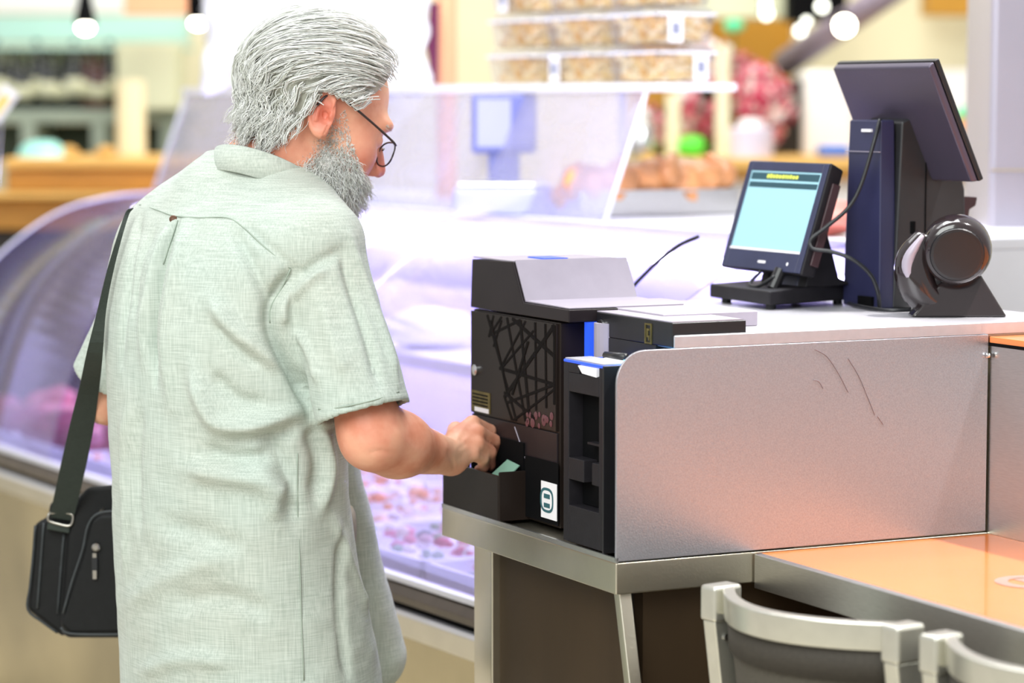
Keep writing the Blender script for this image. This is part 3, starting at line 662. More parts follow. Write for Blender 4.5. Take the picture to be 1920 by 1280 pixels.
# roast chickens in a steel pan
PN = atZ(1165, 402, 1.311); pt_, ps_ = (PN-R0)@SAX, (PN-R0)@SBX
pan = thing('steel_pan', 'shallow steel pan holding roast chickens on the deli case', 'pan', FS(pt_, ps_, 1.311))
pm = MB(); a0, a1, b0, b1 = pt_-.10, pt_+.12, ps_-.17, ps_+.24
for bx_ in ((a0, a1, b0, b0+.004), (a0, a1, b1-.004, b1), (a0, a0+.004, b0, b1), (a1-.004, a1, b0, b1)): pm.box(FS, *bx_, 1.311, 1.362)
pm.box(FS, a0, a1, b0, b1, 1.311, 1.316); pm.build('pan_wall', 'steel', pan, bevel=.001)
rm = MB(); rm.box(FS, a0-.006, a1+.006, b0-.006, b0+.002, 1.362, 1.367); rm.box(FS, a0-.006, a1+.006, b1-.002, b1+.006, 1.362, 1.367); rm.box(FS, a0-.006, a0+.002, b0, b1, 1.362, 1.367); rm.box(FS, a1-.002, a1+.006, b0, b1, 1.362, 1.367); rm.build('pan_rim', 'steel', pan)
cp_ = [(pt_-.03, ps_-.10, .075, 'roast chicken behind the guard glass, left end of the pan'), (pt_+.0, ps_+.03, .085, 'roast chicken in the middle of the steel pan under the guard edge'), (pt_-.02, ps_+.15, .088, 'largest roast chicken at the right end of the steel pan')]
for i, (tt, ss, r, lb) in enumerate(cp_):
    root = thing('roast_chicken', lb, 'roast chicken', FS(tt, ss, 1.317), 'roast chickens in the pan')
    MB().blob(FS(tt, ss, 1.317+r*.62), (r, r*.95, r*.72), 4, .3, 2.6, i+3).build('carcass', 'chicken', root, smooth=True)
    for q in (-1, 1):
        MB().tube(smooth_path([FS(tt-.03, ss+q*r*.55, 1.317+r*.5), FS(tt-.05, ss+q*r*.85, 1.317+r*1.0), FS(tt-.02, ss+q*r*.5, 1.317+r*1.35)], 4), [.028, .030, .031, .030, .026, .021, .017, .013, .012], 10).build('drumstick', 'chicken', root, smooth=True)
    for q in (-1, 1):
        MB().blob(FS(tt-.045, ss+q*.035, 1.317+r*.85), (.035, .03, .03), 3, .3, 2, i*5+q).build('wing', 'chicken', root, smooth=True)
# scale behind the guard
SC = atY(945, 300, 5.95); sct, scs = (SC-R0)@SAX, (SC-R0)@SBX
sl = thing('shop_scale', 'violet-blue shop scale with raised display behind the guard glass', 'scale', FS(sct, scs, 1.311))
M['scaleb'] = mat('violet_blue_plastic', '6f74b4', .4, 0, .08, 6); M['scalel'] = mat('pale_violet_panel', 'a7a9d8', .4, 0, .05, 5)
MB().box(FW, SC[0]-.11, SC[0]+.11, SC[1]-.12, SC[1]+.12, 1.311, 1.37).build('base', 'scalel', sl, bevel=.012)
MB().box(FW, SC[0]-.10, SC[0]+.10, SC[1]-.10, SC[1]+.10, 1.372, 1.380).build('weighing_plate', 'steel', sl, bevel=.004)
MB().box(FW, SC[0]-.035, SC[0]+.035, SC[1]+.085, SC[1]+.105, 1.37, 1.46).build('neck', 'scaleb', sl, bevel=.006)
MB().box(FW, SC[0]-.072, SC[0]+.072, SC[1]+.075, SC[1]+.115, 1.44, 1.572).build('display_head', 'scaleb', sl, bevel=.008)
MB().box(FW, SC[0]-.06, SC[0]+.015, SC[1]+.0735, SC[1]+.0755, 1.455, 1.56).build('display_glass', 'scalel', sl)
# white crumpled bags hung behind the boxes, post and maroon cloth
def crumple(name, x0, x1, z0, z1, Y, label, seed, thick=.10):
    nx, nz_ = 36, 28; vs = []
    for side in (-1, 1):
        for j in range(nz_):
            for i in range(nx):
                fx, fz = i/(nx-1), j/(nz_-1); e = math.sin(math.pi*min(max(fx, .0), 1))**.5*min(1, 6*min(fz+.02, 1.02-fz))
                x = x0+(x1-x0)*fx+.02*noise.noise(Vector((seed, fz*5, 0))); z = z0+(z1-z0)*fz+.05*noise.noise(Vector((fx*4, seed, 1)))
                y = Y+side*thick*(.15+.85*e)*.5+side*.05*noise.noise(Vector((fx*7, fz*6, seed+side)))*e
                vs.append((x, y, z))
    N = nx*nz_; fs = []
    for s in (0, 1):
        fs += [(s*N+j*nx+i, s*N+j*nx+i+1, s*N+(j+1)*nx+i+1, s*N+(j+1)*nx+i) for j in range(nz_-1) for i in range(nx-1)]
    bd = [i for i in range(nx)]+[j*nx+nx-1 for j in range(1, nz_)]+[(nz_-1)*nx+i for i in range(nx-2, -1, -1)]+[j*nx for j in range(nz_-2, 0, -1)]
    fs += [(bd[k], bd[(k+1) % len(bd)], N+bd[(k+1) % len(bd)], N+bd[k]) for k in range(len(bd))]
    return tag(obj(name, vs, fs, 'bag', None, True), label, 'plastic bags', 'white plastic bags hung behind the case')
def XZ(u, v, Y): p = atY(u, v, Y); return p[0], p[2]
x0, z0 = XZ(385, 175, 6.9); x1, z1 = XZ(600, -60, 6.9); crumple('plastic_bags', x0, x1, z0, z1, 6.9, 'crumpled white plastic bags hanging left of the grey-haired head', 1.3)
x0, z0 = XZ(590, 170, 6.7); x1, z1 = XZ(803, -60, 6.7); crumple('plastic_bags', x0, x1, z0, z1, 6.7, 'crumpled white plastic bags hanging right of the grey-haired head', 5.1)
x0, z0 = XZ(805, 158, 6.8); x1, z1 = XZ(820, 5, 6.8)
mc = MB(); vs = []
for j in range(12):
    k = j/11; x_ = x0+.0+.004*math.sin(k*9); wl = -.004-.012*math.exp(-((k-.62)/.12)**2); vs += [(x_+wl, 6.80, z0+(z1-z0)*k), (x1+.004*k, 6.80, z0+(z1-z0)*k), (x1+.004*k, 6.86, z0+(z1-z0)*k), (x_+wl, 6.86, z0+(z1-z0)*k)]
mc.add(vs, [(i*4+k, i*4+(k+1) % 4, (i+1)*4+(k+1) % 4, (i+1)*4+k) for i in range(11) for k in range(4)]+[(3,2,1,0), (44,45,46,47)])
tag(mc.build('cloth_strip', 'maroon'), 'dark maroon cloth strip hanging beside the peach post', 'cloth')
xp = XZ(836, 100, 6.9)[0]; struct(MB().lathe((xp, 6.95, 0), [(.026, 0), (.026, 3.2)], 20).build('trim_1', 'peach', None, smooth=False))

# ================================================================== far stalls: left side
def bxp(mb, u0, u1, v0, v1, Y, dY):      # a box whose front face spans the given picture rectangle at depth Y
    xa, zb = XZ(u0, v1, Y); xb, za = XZ(u1, v0, Y); return mb.box(FW, xa, xb, Y, Y+dY, zb, za)
YB = 10.4
sh_ = thing('bottle_shelf', 'grey-green shelf unit carrying a row of dark wine bottles', 'shelf', (XZ(150, 300, YB)[0], YB+.2, 0))
m_ = MB(); bxp(m_, -60, 345, 206, 230, YB, .45); m_.build('shelf_board', 'greyg', sh_, bevel=.005)
for u in (40, 172, 300):
    m_ = MB(); bxp(m_, u, u+26, 230, 300, YB, .45); m_.build('upright', 'greyg', sh_)
m_ = MB(); bxp(m_, -60, 345, 232, 300, YB+.40, .04); m_.build('lower_back', 'darkg', sh_)
m_ = MB(); bxp(m_, -60, 345, 92, 206, YB+.42, .03); m_.build('upper_back', 'creamg', sh_)
m_ = MB(); bxp(m_, -60, 345, 84, 92, YB+.1, .35); m_.build('upper_board', 'teal2', sh_)
x_, z_ = XZ(345, 230, YB); m_ = MB().box(FW, XZ(-60,0,YB)[0], x_, YB+.05, YB+.44, 0, .9); m_.build('lower_cupboard', 'dark', sh_)
def bottle(loc, h, r, m, label, lab_h=True):
    t = thing('wine_bottle', label, 'bottle', loc, 'wine bottles on the back shelf'); k = h/.3
    MB().lathe(loc, [(r*.9, 0), (r, .01), (r, .17*k), (r*.75, .205*k), (r*.38, .235*k), (r*.36, .285*k), (r*.42, .288*k), (r*.42, .3*k)], 16).build('glass_body', m, t, smooth=True)
    if lab_h: MB().lathe(np.array(loc)+np.array([0, 0, .06*k]), [(r*1.01, 0), (r*1.01, .075*k)], 16).build('label_band', 'label', t, smooth=True)
    return t
us = [-6, 20, 44, 68, 92, 116, 140, 163, 186, 205]
zs = XZ(0, 206, YB+.12)[1]
for i, u in enumerate(us):
    x_ = XZ(u, 200, YB+.12)[0]; red = i in (7, 8)
    bottle((x_, YB+.12+.03*(i % 2), zs), .27-.03*(i % 3), .034, 'bottler' if red else 'bottle', ('dark red' if red else 'dark green')+' wine bottle, '+['first','second','third','fourth','fifth','sixth','seventh','eighth','ninth','tenth'][i]+' from the left on the back shelf')
m_ = MB(); bxp(m_, 218, 330, 84, 206, YB-.15, .25); tag(m_.build('cream_box', 'creamg', None, bevel=.01), 'tall cream box standing on the shelf right of the bottles', 'box')
m_ = MB(); x_ = XZ(245, 200, 9.6)[0]; m_.lathe((x_, 9.6, 0), [(.052, 0), (.052, XZ(0, 150, 9.6)[1])], 20); struct(m_.build('trim_2', 'cream', None, smooth=False))
wc = thing('wooden_counter', 'honey coloured wooden stall counter with bright top behind the man', 'counter', (XZ(190, 300, 9.0)[0], 9.2, 0))
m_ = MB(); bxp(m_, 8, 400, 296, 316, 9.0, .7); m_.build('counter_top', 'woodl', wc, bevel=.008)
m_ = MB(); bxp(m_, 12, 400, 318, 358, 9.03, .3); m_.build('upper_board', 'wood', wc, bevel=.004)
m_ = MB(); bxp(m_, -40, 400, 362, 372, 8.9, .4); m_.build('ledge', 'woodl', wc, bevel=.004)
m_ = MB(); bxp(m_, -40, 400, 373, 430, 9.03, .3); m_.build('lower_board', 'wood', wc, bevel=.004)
xa, za = XZ(-40, 432, 9.1); xb, _ = XZ(400, 432, 9.1); MB().box(FW, xa, xb, 9.1, 9.5, 0, za).build('dark_plinth', 'dark', wc)
x_, z_ = XZ(55, 312, 8.95); m_ = MB().lathe((x_, 9.2, XZ(55, 296, 9.0)[1]), [(.02, .055), (.05, .05), (.075, .03), (.085, .0), (.0855, -.0)], 24); M['cyan'] = mat('pale_cyan_ceramic', 'a8ece0', .3, 0, .05, 6); tag(m_.build('cyan_dome', 'cyan', None, smooth=True), 'pale cyan dome lid on the left end of wooden counter', 'dome lid')
for i, (u, w_) in enumerate(((120, 34), (190, 46))):
    x_ = XZ(u, 300, 9.1)[0]; h0 = XZ(0, 296, 9.0)[1]
    tag(MB().blob((x_, 9.2, h0+.018), (.035, .03, .02), 2, .2, 2, i).build('bread_roll', 'woodl', None, smooth=True), ['small pale bread roll near the cyan dome', 'pale bread roll in the middle of the wooden counter'][i], 'bread', 'rolls on the wooden counter')
for i, (u, Y, hh) in enumerate(((160, 8.4, 45), (371, 8.0, 36))):
    x_, zb = XZ(u, hh, Y); t = thing('pendant_lamp', ['black cone pendant lamp above the bottle shelf', 'black pendant lamp left of the plastic bags'][i], 'lamp', (x_, Y, zb), 'pendant lamps over the stalls')
    if i == 0: MB().lathe((x_, Y, zb), [(.036, 0), (.034, .004), (.018, .085), (.008, .095)], 24).build('shade', 'black', t, smooth=True)
    else: MB().lathe((x_, Y, zb), [(.030, 0), (.030, .09), (.01, .10)], 24).build('shade', 'black', t, smooth=True)
    MB().blob((x_, Y, zb-.012), (.024, .024, .017), 2, 0).build('bulb', 'bulb', t, smooth=True)
    MB().tube([(x_, Y, zb+.09), (x_, Y, 3.6)], .004, 6).build('cord', 'cable', t)
cp2 = atY(2, 195, 7.6); m_ = MB()
dvec = np.array([.6, 0, .8]); nv = np.array([.8, 0, -.6])
m_.prism([cp2-dvec*.05-nv*.025, cp2+dvec*.05-nv*.025, cp2+dvec*.05+nv*.025, cp2-dvec*.05+nv*.025], [cp2-dvec*.05-nv*.025+np.array([0,.006,0]), cp2+dvec*.05-nv*.025+np.array([0,.006,0]), cp2+dvec*.05+nv*.025+np.array([0,.006,0]), cp2-dvec*.05+nv*.025+np.array([0,.006,0])])
root = thing('price_card', 'white tilted price card with yellow patch at the left frame edge', 'card', cp2-np.array([0,0,.06])); m_.build('card', 'paper', root)
M['yel'] = mat('yellow_print', 'f0c850', .5); m_ = MB(); q0 = cp2+np.array([0,-.001,0]); m_.prism([q0-dvec*.035-nv*.012, q0+dvec*.03-nv*.012, q0+dvec*.03+nv*.012, q0-dvec*.035+nv*.012], [q0-dvec*.035-nv*.012-np.array([0,.001,0]), q0+dvec*.03-nv*.012-np.array([0,.001,0]), q0+dvec*.03+nv*.012-np.array([0,.001,0]), q0-dvec*.035+nv*.012-np.array([0,.001,0])]); m_.build('yellow_patch', 'yel', root)
MB().tube([cp2-np.array([0,-.004,.03]), (cp2[0]-.02, cp2[1]+.004, 1.31)], .003, 6).build('card_stem', 'chrome', root)
# beams over the left stalls
for i, (u0, u1, v0, v1, Y, mm, lb) in enumerate(((-80, 350, 30, 78, 10.9, 'teal2', None), (232, 350, -40, 26, 9.9, 'peach', None), (-80, 232, -60, 24, 11.2, 'white', None))):
    m_ = MB(); bxp(m_, u0, u1, v0, v1, Y, .15); struct(m_.build('trim_%d' % (3+i), mm))

# ================================================================== far stalls: right side
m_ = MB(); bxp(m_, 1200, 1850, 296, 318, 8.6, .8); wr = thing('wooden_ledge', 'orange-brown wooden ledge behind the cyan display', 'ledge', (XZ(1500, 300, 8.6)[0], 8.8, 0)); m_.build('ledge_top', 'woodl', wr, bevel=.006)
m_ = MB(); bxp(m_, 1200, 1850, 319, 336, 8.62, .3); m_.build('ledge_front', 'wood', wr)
xa, za = XZ(1200, 337, 8.7); xb, _ = XZ(1850, 337, 8.7); MB().box(FW, xa, xb, 8.7, 9.3, 0, za).build('ledge_body', 'white', wr)
LZ = XZ(0, 296, 8.6)[1]
m_ = MB(); bxp(m_, 1180, 1500, -60, 32, 10.2, .3); struct(m_.build('trim_6', 'creamg'))
m_ = MB(); bxp(m_, 1180, 1490, 34, 300, 10.9, .1); struct(m_.build('wall_ochre', 'ochre'))
m_ = MB(); bxp(m_, 1452, 1504, 150, 296, 9.2, .3); tag(m_.build('dark_post', 'dark', None, bevel=.01), 'dark brown post right of the pink flowers', 'post')
m_ = MB(); bxp(m_, 1508, 1606, 132, 296, 9.1, .4); tag(m_.build('cream_cabinet', 'white', None, bevel=.02), 'pale rounded cabinet on the wooden ledge left of the tower', 'cabinet')
m_ = MB(); bxp(m_, 1538, 1596, 272, 296, 8.75, .15); M['blu'] = mat('cobalt_plastic', '3f6fc8', .4, 0, .1, 5); tag(m_.build('blue_tub', 'blu', None, bevel=.015), 'small cobalt blue tub on the wooden ledge', 'tub')
wt = thing('white_tub', 'lilac-white canister with domed lid behind the cyan display', 'canister', (XZ(1408, 300, 8.3)[0], 8.7, LZ)); x_ = XZ(1408, 300, 8.7)[0]
M['lilw'] = mat('lilac_white_plastic', 'dcd2e2', .5, 0, .04, 5)
MB().lathe((x_, 8.7, LZ), [(.070, 0), (.072, .09), (.066, .095)], 28).build('canister', 'lilw', wt, smooth=False); MB().lathe((x_, 8.7, LZ+.095), [(.045, 0), (.042, .018), (.02, .028)], 24).build('lid', 'white', wt, smooth=True)
for i, (u, v0) in enumerate(((1356, 85), (1262, 175))):
    x_, zt = XZ(u, v0, 8.75); struct(MB().box(FW, x_-.021, x_+.021, 8.75, 8.79, LZ, zt).build('trim_%d' % (7+i), 'cream'))
# flowers
def petal_flower(n=9, r=.03):
    mb = MB()
    for k in range(n):
        q = 2*math.pi*k/n; lay = k % 2; el = .5+.5*lay
        d = np.array([math.cos(q)*math.cos(el), math.sin(q)*math.cos(el), math.sin(el)]); tn = np.array([-math.sin(q), math.cos(q), 0]); up = np.cross(d, tn)*-1
        rr = r*(1-.25*lay)
        mb.add([d*.1*rr, d*.6*rr+tn*.42*rr, d*rr+up*.1*rr, d*.6*rr-tn*.42*rr, d*.55*rr+up*.15*rr], [(0,1,4),(1,2,4),(2,3,4),(3,0,4)])
    mb.blob((0,0,r*.15), r*.25, 1, .2); return mb
fm_ = petal_flower(); fme = {}
for kind in ('petal', 'petalw'):
    me = bpy.data.meshes.new('blossom_'+kind); me.from_pydata(fm_.v, [], fm_.f); me.materials.append(M[kind]); fme[kind] = me
bqs = [((1415, 190), 9.0, .135, 'petal', 70, 'large pink and crimson flower bouquet left of the dark post'), ((1322, 130), 9.05, .10, 'petalw', 44, 'white and pale pink flower bouquet beside the pasta boxes'), ((1315, 205), 8.95, .085, 'petal', 34, 'deep pink flower bouquet below the shelf end'), ((1225, 235), 8.95, .05, 'petal', 16, 'small red flower bunch seen under the glass shelf')]
for bi, ((u, v), Y, rad, kind, n, lb) in enumerate(bqs):
    c = atY(u, v, Y); root = thing('flower_bouquet', lb, 'flowers', (c[0], c[1], LZ), 'flower bouquets on the wooden ledge')
    for k in range(n):
        d = rng.normal(size=3); d /= np.linalg.norm(d); d[1] = -abs(d[1])
        p = c+d*rad*(.75+.3*rng.random())*np.array([1, .8, 1.05])
        me = fme['petalw' if (kind == 'petal' and rng.random() < .15) else kind]
        o = bpy.data.objects.new('blossom', me); COL.objects.link(o); o.parent = root; o.location = p-WLOC[root.as_pointer()]
        o.rotation_euler = Vector(d).to_track_quat('Z', 'Y').to_euler(); o.scale = (1.1+.5*rng.random(),)*3
    lf = MB()
    for k in range(60):
        d = rng.normal(size=3); d /= np.linalg.norm(d); p = c+d*rad*.75*rng.random(); t_ = np.cross(d, [0, 0, 1.]); t_ /= np.linalg.norm(t_)+1e-9
        lf.add([p, p+d*.03+t_*.014, p+d*.06, p+d*.03-t_*.014], [(0,1,2),(0,2,3)])
    o = lf.build('leaves', 'leaf', root); o['kind'] = 'stuff'
    MB().tube([c, (c[0], c[1]+.02, LZ)], [rad*.35, .045], 14).build('wrapped_stems', 'leaf', root, smooth=True)
x_, z_ = XZ(1296, 265, 8.7); tag(MB().blob((x_, 8.7, LZ+.035), (.045, .04, .035), 3, .2, 2, 4).build('lime_fruit_bag', 'lime', None, smooth=True), 'bright lime green bundle under the pink flowers', 'bundle')
x_, z_ = XZ(1366, 58, 9.0); mg = thing('mint_ornament', 'mint green ornament on the post above the bouquets', 'ornament', (x_, 8.77, z_-.02)); MB().blob((x_, 8.77, z_+.01), (.035, .03, .022), 3, .15, 2, 2).build('bud', 'mint', mg, smooth=True); MB().tube([(x_-.008, 8.77, LZ), (x_, 8.77, z_)], .004, 6).build('stem', 'leaf', mg)
x_, z_ = XZ(1203, 262, 6.4); gj = thing('jar_cluster', 'silver grey foil-topped jar right of the slanted glass edge', 'jar', (x_, 8.7, LZ)); x_ = XZ(1203, 262, 8.7)[0]; MB().lathe((x_, 8.7, LZ), [(.035, 0), (.042, .02), (.04, .10), (.02, .12)], 18).build('jar', 'chrome', gj, smooth=True); MB().blob((x_, 8.7, LZ+.135), (.028, .028, .025), 2, .3, 3, 2).build('foil_top', 'white', gj, smooth=True)
# cream wall panels, duct and spotlights at the upper right
m_ = MB(); bxp(m_, 1490, 1860, 30, 140, 10.8, .2); struct(m_.build('wall_cream_panel', 'cream'))
m_ = MB(); bxp(m_, 1740, 1860, -60, 28, 10.4, .2); struct(m_.build('trim_9', 'ochre'))
m_ = MB(); bxp(m_, 1700, 1860, 130, 215, 9.6, .2); struct(m_.build('trim_10', 'white'))
p0 = atY(1470, 120, 9.4); p1 = atY(1690, -30, 8.9); M['mauve'] = mat('mauve_grey_metal', '8f8290', .5, .2, .1, 4)
tag(MB().tube([p0, p1], .045, 16).build('air_duct', 'mauve', None, smooth=True), 'mauve grey pipe slanting up at the top right', 'pipe')
m_ = MB(); bxp(m_, 1480, 1590, -60, 40, 10.0, .2); struct(m_.build('trim_11', 'black'))
for i, (u, v, Y, r) in enumerate(((1583, 48, 8.8, .030), (1437, 26, 9.6, .018), (1500, 58, 9.6, .017), (1541, 12, 9.6, .018), (1435, 8, 9.6, .014), (1512, 40, 9.7, .012))):
    c = atY(u, v, Y); t = thing('spotlight', ['largest lit white spotlight on the slanting pipe', 'lit spotlight above the pink bouquet', 'lit spotlight below the black fascia', 'lit spotlight at top of the black fascia', 'small lit spotlight at the top frame edge', 'faint small spotlight on the black fascia'][i], 'spotlight', c, 'ceiling spotlights')
    MB().lathe(c, [(r*1.15, -.0), (r*1.1, .05), (r*.5, .07)], 16, ax=(0, 1, .3)).build('housing', 'black', t, smooth=True)
    MB().blob(c+np.array([0, -.006, 0]), (r, r*.5, r), 2, 0).build('lamp', 'bulb' if i == 0 else 'bulbd', t, smooth=True)
    MB().tube([c+np.array([0, .04, .01]), c+np.array([0, .04, .9])], .004, 6).build('hanger', 'black', t)
# objects seen between tablet and column
x_, z_ = XZ(1832, 230, 8.2); gb = thing('green_bowl', 'green rimmed pink bowl between tablet and steel column', 'bowl', (x_, 8.9, LZ)); x_ = XZ(1835, 230, 8.9)[0]
MB().lathe((x_, 8.9, LZ+.06), [(.03, 0), (.06, .03), (.07, .075), (.06, .07), (.02, .02)], 24).build('bowl', 'peach', gb, smooth=True); MB().lathe((x_, 8.9, LZ+.125), [(.072, 0), (.074, .02), (.06, .03), (.03, .045)], 24).build('rim', 'mint', gb, smooth=True); MB().lathe((x_, 8.9, LZ), [(.05, 0), (.05, .06)], 20).build('foot', 'wood', gb)
cl = thing('steel_column', 'tall stainless steel column standing behind the orange ledge', 'column', (XZ(1950, 500, 5.3)[0], 5.4, 0))
xa = XZ(1853, 500, 5.3)[0]; MB().box(FW, xa, xa+.32, 5.3, 5.6, 0, 3.4).build('shaft', 'colm', cl, bevel=.012, seg=3)
m_ = MB(); m_.box(FW, xa+.002, xa+.318, 5.297, 5.3, 1.42, 1.424); m_.build('joint_line', 'steel2', cl)
# second chilled counter glimpsed at the far right
c2 = thing('rear_counter', 'white lit rear counter glimpsed under the tablet', 'counter', FW(1.2, 6.6, 0))
m_ = MB(); bxp(m_, 1560, 1850, 440, 470, 6.4, .5); m_.build('counter_top', 'casewhite', c2, bevel=.004)
m_ = MB(); bxp(m_, 1560, 1850, 472, 600, 6.5, .4); m_.build('front_panel', 'caseviolet', c2)
xa, za = XZ(1560, 600, 6.5); xb, _ = XZ(1850, 600, 6.5); MB().box(FW, xa, xb, 6.5, 6.9, 0, za).build('lower_panel', 'casewhite', c2)
pk = atZ(1545, 440, 1.311); root = thing('meat_joint', 'pink cured meat joint with blue band behind the display', 'meat', (pk[0], pk[1], 1.311))
M['ham'] = mat('pink_ham', 'd98478', .45, 0, .25, 10, .3, 30); MB().blob((pk[0], pk[1], 1.311+.030), (.085, .07, .03), 3, .35, 3, 9).build('joint', 'ham', root, smooth=True); MB().lathe((pk[0], pk[1], 1.311+.028), [(.066, 0), (.066, .010)], 24).build('band', 'blu', root, smooth=True)
# ================================================================== the man: signed distance modelling
def smin(a, b, k):
    h = np.clip(.5+.5*(b-a)/k, 0, 1); return b+(a-b)*h-k*h*(1-h)
def smax(a, b, k): return -smin(-a, -b, k)
def cap(P, a, b, ra, rb):
    a = np.asarray(a, float); b = np.asarray(b, float); ab = b-a; h = np.clip(((P-a)@ab)/(ab@ab), 0, 1)
    return np.linalg.norm(P-a-h[:, None]*ab, axis=1)-(ra+(rb-ra)*h)
def ell(P, c, r, ax=None):
    q = P-np.asarray(c, float)
    if ax is not None: q = q@np.asarray(ax).T
    r = np.asarray(r, float); k0 = np.linalg.norm(q/r, axis=1); k1 = np.linalg.norm(q/(r*r), axis=1)+1e-9
    return k0*(k0-1)/k1
def nets(fn, lo, hi, h):
    lo = np.array(lo, float); n = np.ceil((np.array(hi)-lo)/h/8).astype(int)*8; B = 8
    D = np.full(n+1, 1.0, np.float32)
    g = [np.arange(0, n[i], B) for i in range(3)]
    I = np.stack(np.meshgrid(*g, indexing='ij'), -1).reshape(-1, 3)
    d = np.concatenate([fn(lo+(c+B/2)*h) for c in np.array_split(I, max(1, len(I)//40000+1))])
    for c in I[d < -B*h*1.3]: D[c[0]:c[0]+B+1, c[1]:c[1]+B+1, c[2]:c[2]+B+1] = -1
    A = I[np.abs(d) <= B*h*1.3]
    off = np.stack(np.meshgrid(*[np.arange(B+1)]*3, indexing='ij'), -1).reshape(-1, 3)
    for c in np.array_split(A, max(1, len(A)//150+1)):
        idx = (c[:, None, :]+off[None]).reshape(-1, 3); D[idx[:, 0], idx[:, 1], idx[:, 2]] = fn(lo+idx*h)
    cor = [(x, y, z) for x in (0, 1) for y in (0, 1) for z in (0, 1)]
    sg = D < 0; cnt = np.zeros(n, np.int8)
    for (x, y, z) in cor: cnt += sg[x:x+n[0], y:y+n[1], z:z+n[2]]
    cells = np.argwhere((cnt > 0) & (cnt < 8)); idm = np.full(n, -1, np.int32); idm[tuple(cells.T)] = np.arange(len(cells))
    V = np.zeros((len(cells), 3)); W = np.zeros(len(cells))
    for i, p in enumerate(cor):
        for ax in range(3):
            if p[ax]: continue
            q = list(p); q[ax] = 1
            da = D[tuple((cells+p).T)]; db = D[tuple((cells+q).T)]; m = (da < 0) != (db < 0)
            t = np.where(m, da/(da-db+1e-12), 0); pt = np.tile(np.array(p, float), (len(cells), 1)); pt[:, ax] += t
            V += pt*m[:, None]; W += m
    V = lo+(cells+V/W[:, None])*h; F = []
    for ax in range(3):
        b_, c_ = [(1, 2), (2, 0), (0, 1)][ax]
        s0 = sg.take(range(0, n[ax]), ax); s1 = sg.take(range(1, n[ax]+1), ax)
        e = np.argwhere(s0 != s1); ok = (e[:, b_] > 0) & (e[:, c_] > 0) & (e[:, b_] < n[b_]) & (e[:, c_] < n[c_]); e = e[ok]
        fl = s0[tuple(e.T)]; q = []
        for db, dc in ((0, 0), (-1, 0), (-1, -1), (0, -1)):
            x = e.copy(); x[:, b_] += db; x[:, c_] += dc; q.append(idm[tuple(x.T)])
        q = np.stack(q, 1); q[~fl] = q[~fl][:, ::-1]; F.append(q)
    return V, np.concatenate(F)
def relax(V, F, it=2, lam=.5):
    E = np.concatenate([F[:, [0, 1]], F[:, [1, 2]], F[:, [2, 3]], F[:, [3, 0]]]); E = np.concatenate([E, E[:, ::-1]])
    deg = np.bincount(E[:, 0], minlength=len(V))[:, None]
    for _ in range(it):
        A = np.stack([np.bincount(E[:, 0], V[E[:, 1], k], len(V)) for k in range(3)], 1)/np.maximum(deg, 1); V = V+(A-V)*lam
    return V
def vnorm(V, F):
    N = np.zeros_like(V); d1 = V[F[:, 2]]-V[F[:, 0]]; d2 = V[F[:, 3]]-V[F[:, 1]]; n = np.cross(d1, d2)
    for k in range(4): np.add.at(N, F[:, k], n)
    return N/(np.linalg.norm(N, axis=1, keepdims=True)+1e-12)
def fastobj(name, V, F, m, parent, label=None):
    org = WLOC[parent.as_pointer()]; me = bpy.data.meshes.new(name); V = V-org
    me.vertices.add(len(V)); me.vertices.foreach_set('co', V.ravel()); k = F.shape[1]
    me.loops.add(F.size); me.loops.foreach_set('vertex_index', F.ravel().astype(np.int32))
    me.polygons.add(len(F)); me.polygons.foreach_set('loop_start', np.arange(0, F.size, k, dtype=np.int32))
    me.polygons.foreach_set('use_smooth', np.ones(len(F), bool)); me.update(calc_edges=True); me.validate()
    me.materials.append(M[m] if isinstance(m, str) else m)
    o = bpy.data.objects.new(name, me); COL.objects.link(o); o.parent = parent; WLOC[o.as_pointer()] = org
    if label: o['label'] = label
    return o

# ---- layout measured from the photograph
FWD = np.array([.70, .714, 0]); FWD /= np.linalg.norm(FWD); RGT = np.array([FWD[1], -FWD[0], 0])
Y0 = 4.15; XC = -.436
def body_pt(u, v):     # a point of the body's mid plane: X from the picture, depth following the facing direction
    Y = Y0
    for _ in range(3):
        p = atY(u, v, Y); Y = Y0+(p[0]-XC)*.8
    return atY(u, v, Y)
# torso rings (u centre, v, half width w, half depth d) of the shirt
rings = [(482, 292, .066, .056), (474, 318, .088, .075), (456, 350, .140, .095), (440, 385, .186, .112), (432, 425, .208, .128), (424, 480, .210, .142), (416, 600, .206, .150), (420, 720, .205, .150), (425, 820, .205, .151), (431, 950, .203, .152), (446, 1080, .208, .162), (460, 1180, .213, .170), (470, 1280, .217, .176), (472, 1330, .219, .178)]
RP = np.array([body_pt(u, v) for u, v, w, d in rings]); o_ = np.argsort(RP[:, 2]); RP = RP[o_]; RW = np.array([r[2] for r in rings])[o_]; RD = np.array([r[3] for r in rings])[o_]
zz = np.linspace(RP[0, 2], RP[-1, 2], 300)
def sm(y): 
    y = np.interp(zz, RP[:, 2], y); k = np.ones(21)/21; return np.convolve(np.pad(y, 10, 'edge'), k, 'valid')
TX, TY, TW, TD = sm(RP[:, 0]), sm(RP[:, 1]), sm(RW), sm(RD); ZLO, ZHI = RP[0, 2], RP[-1, 2]
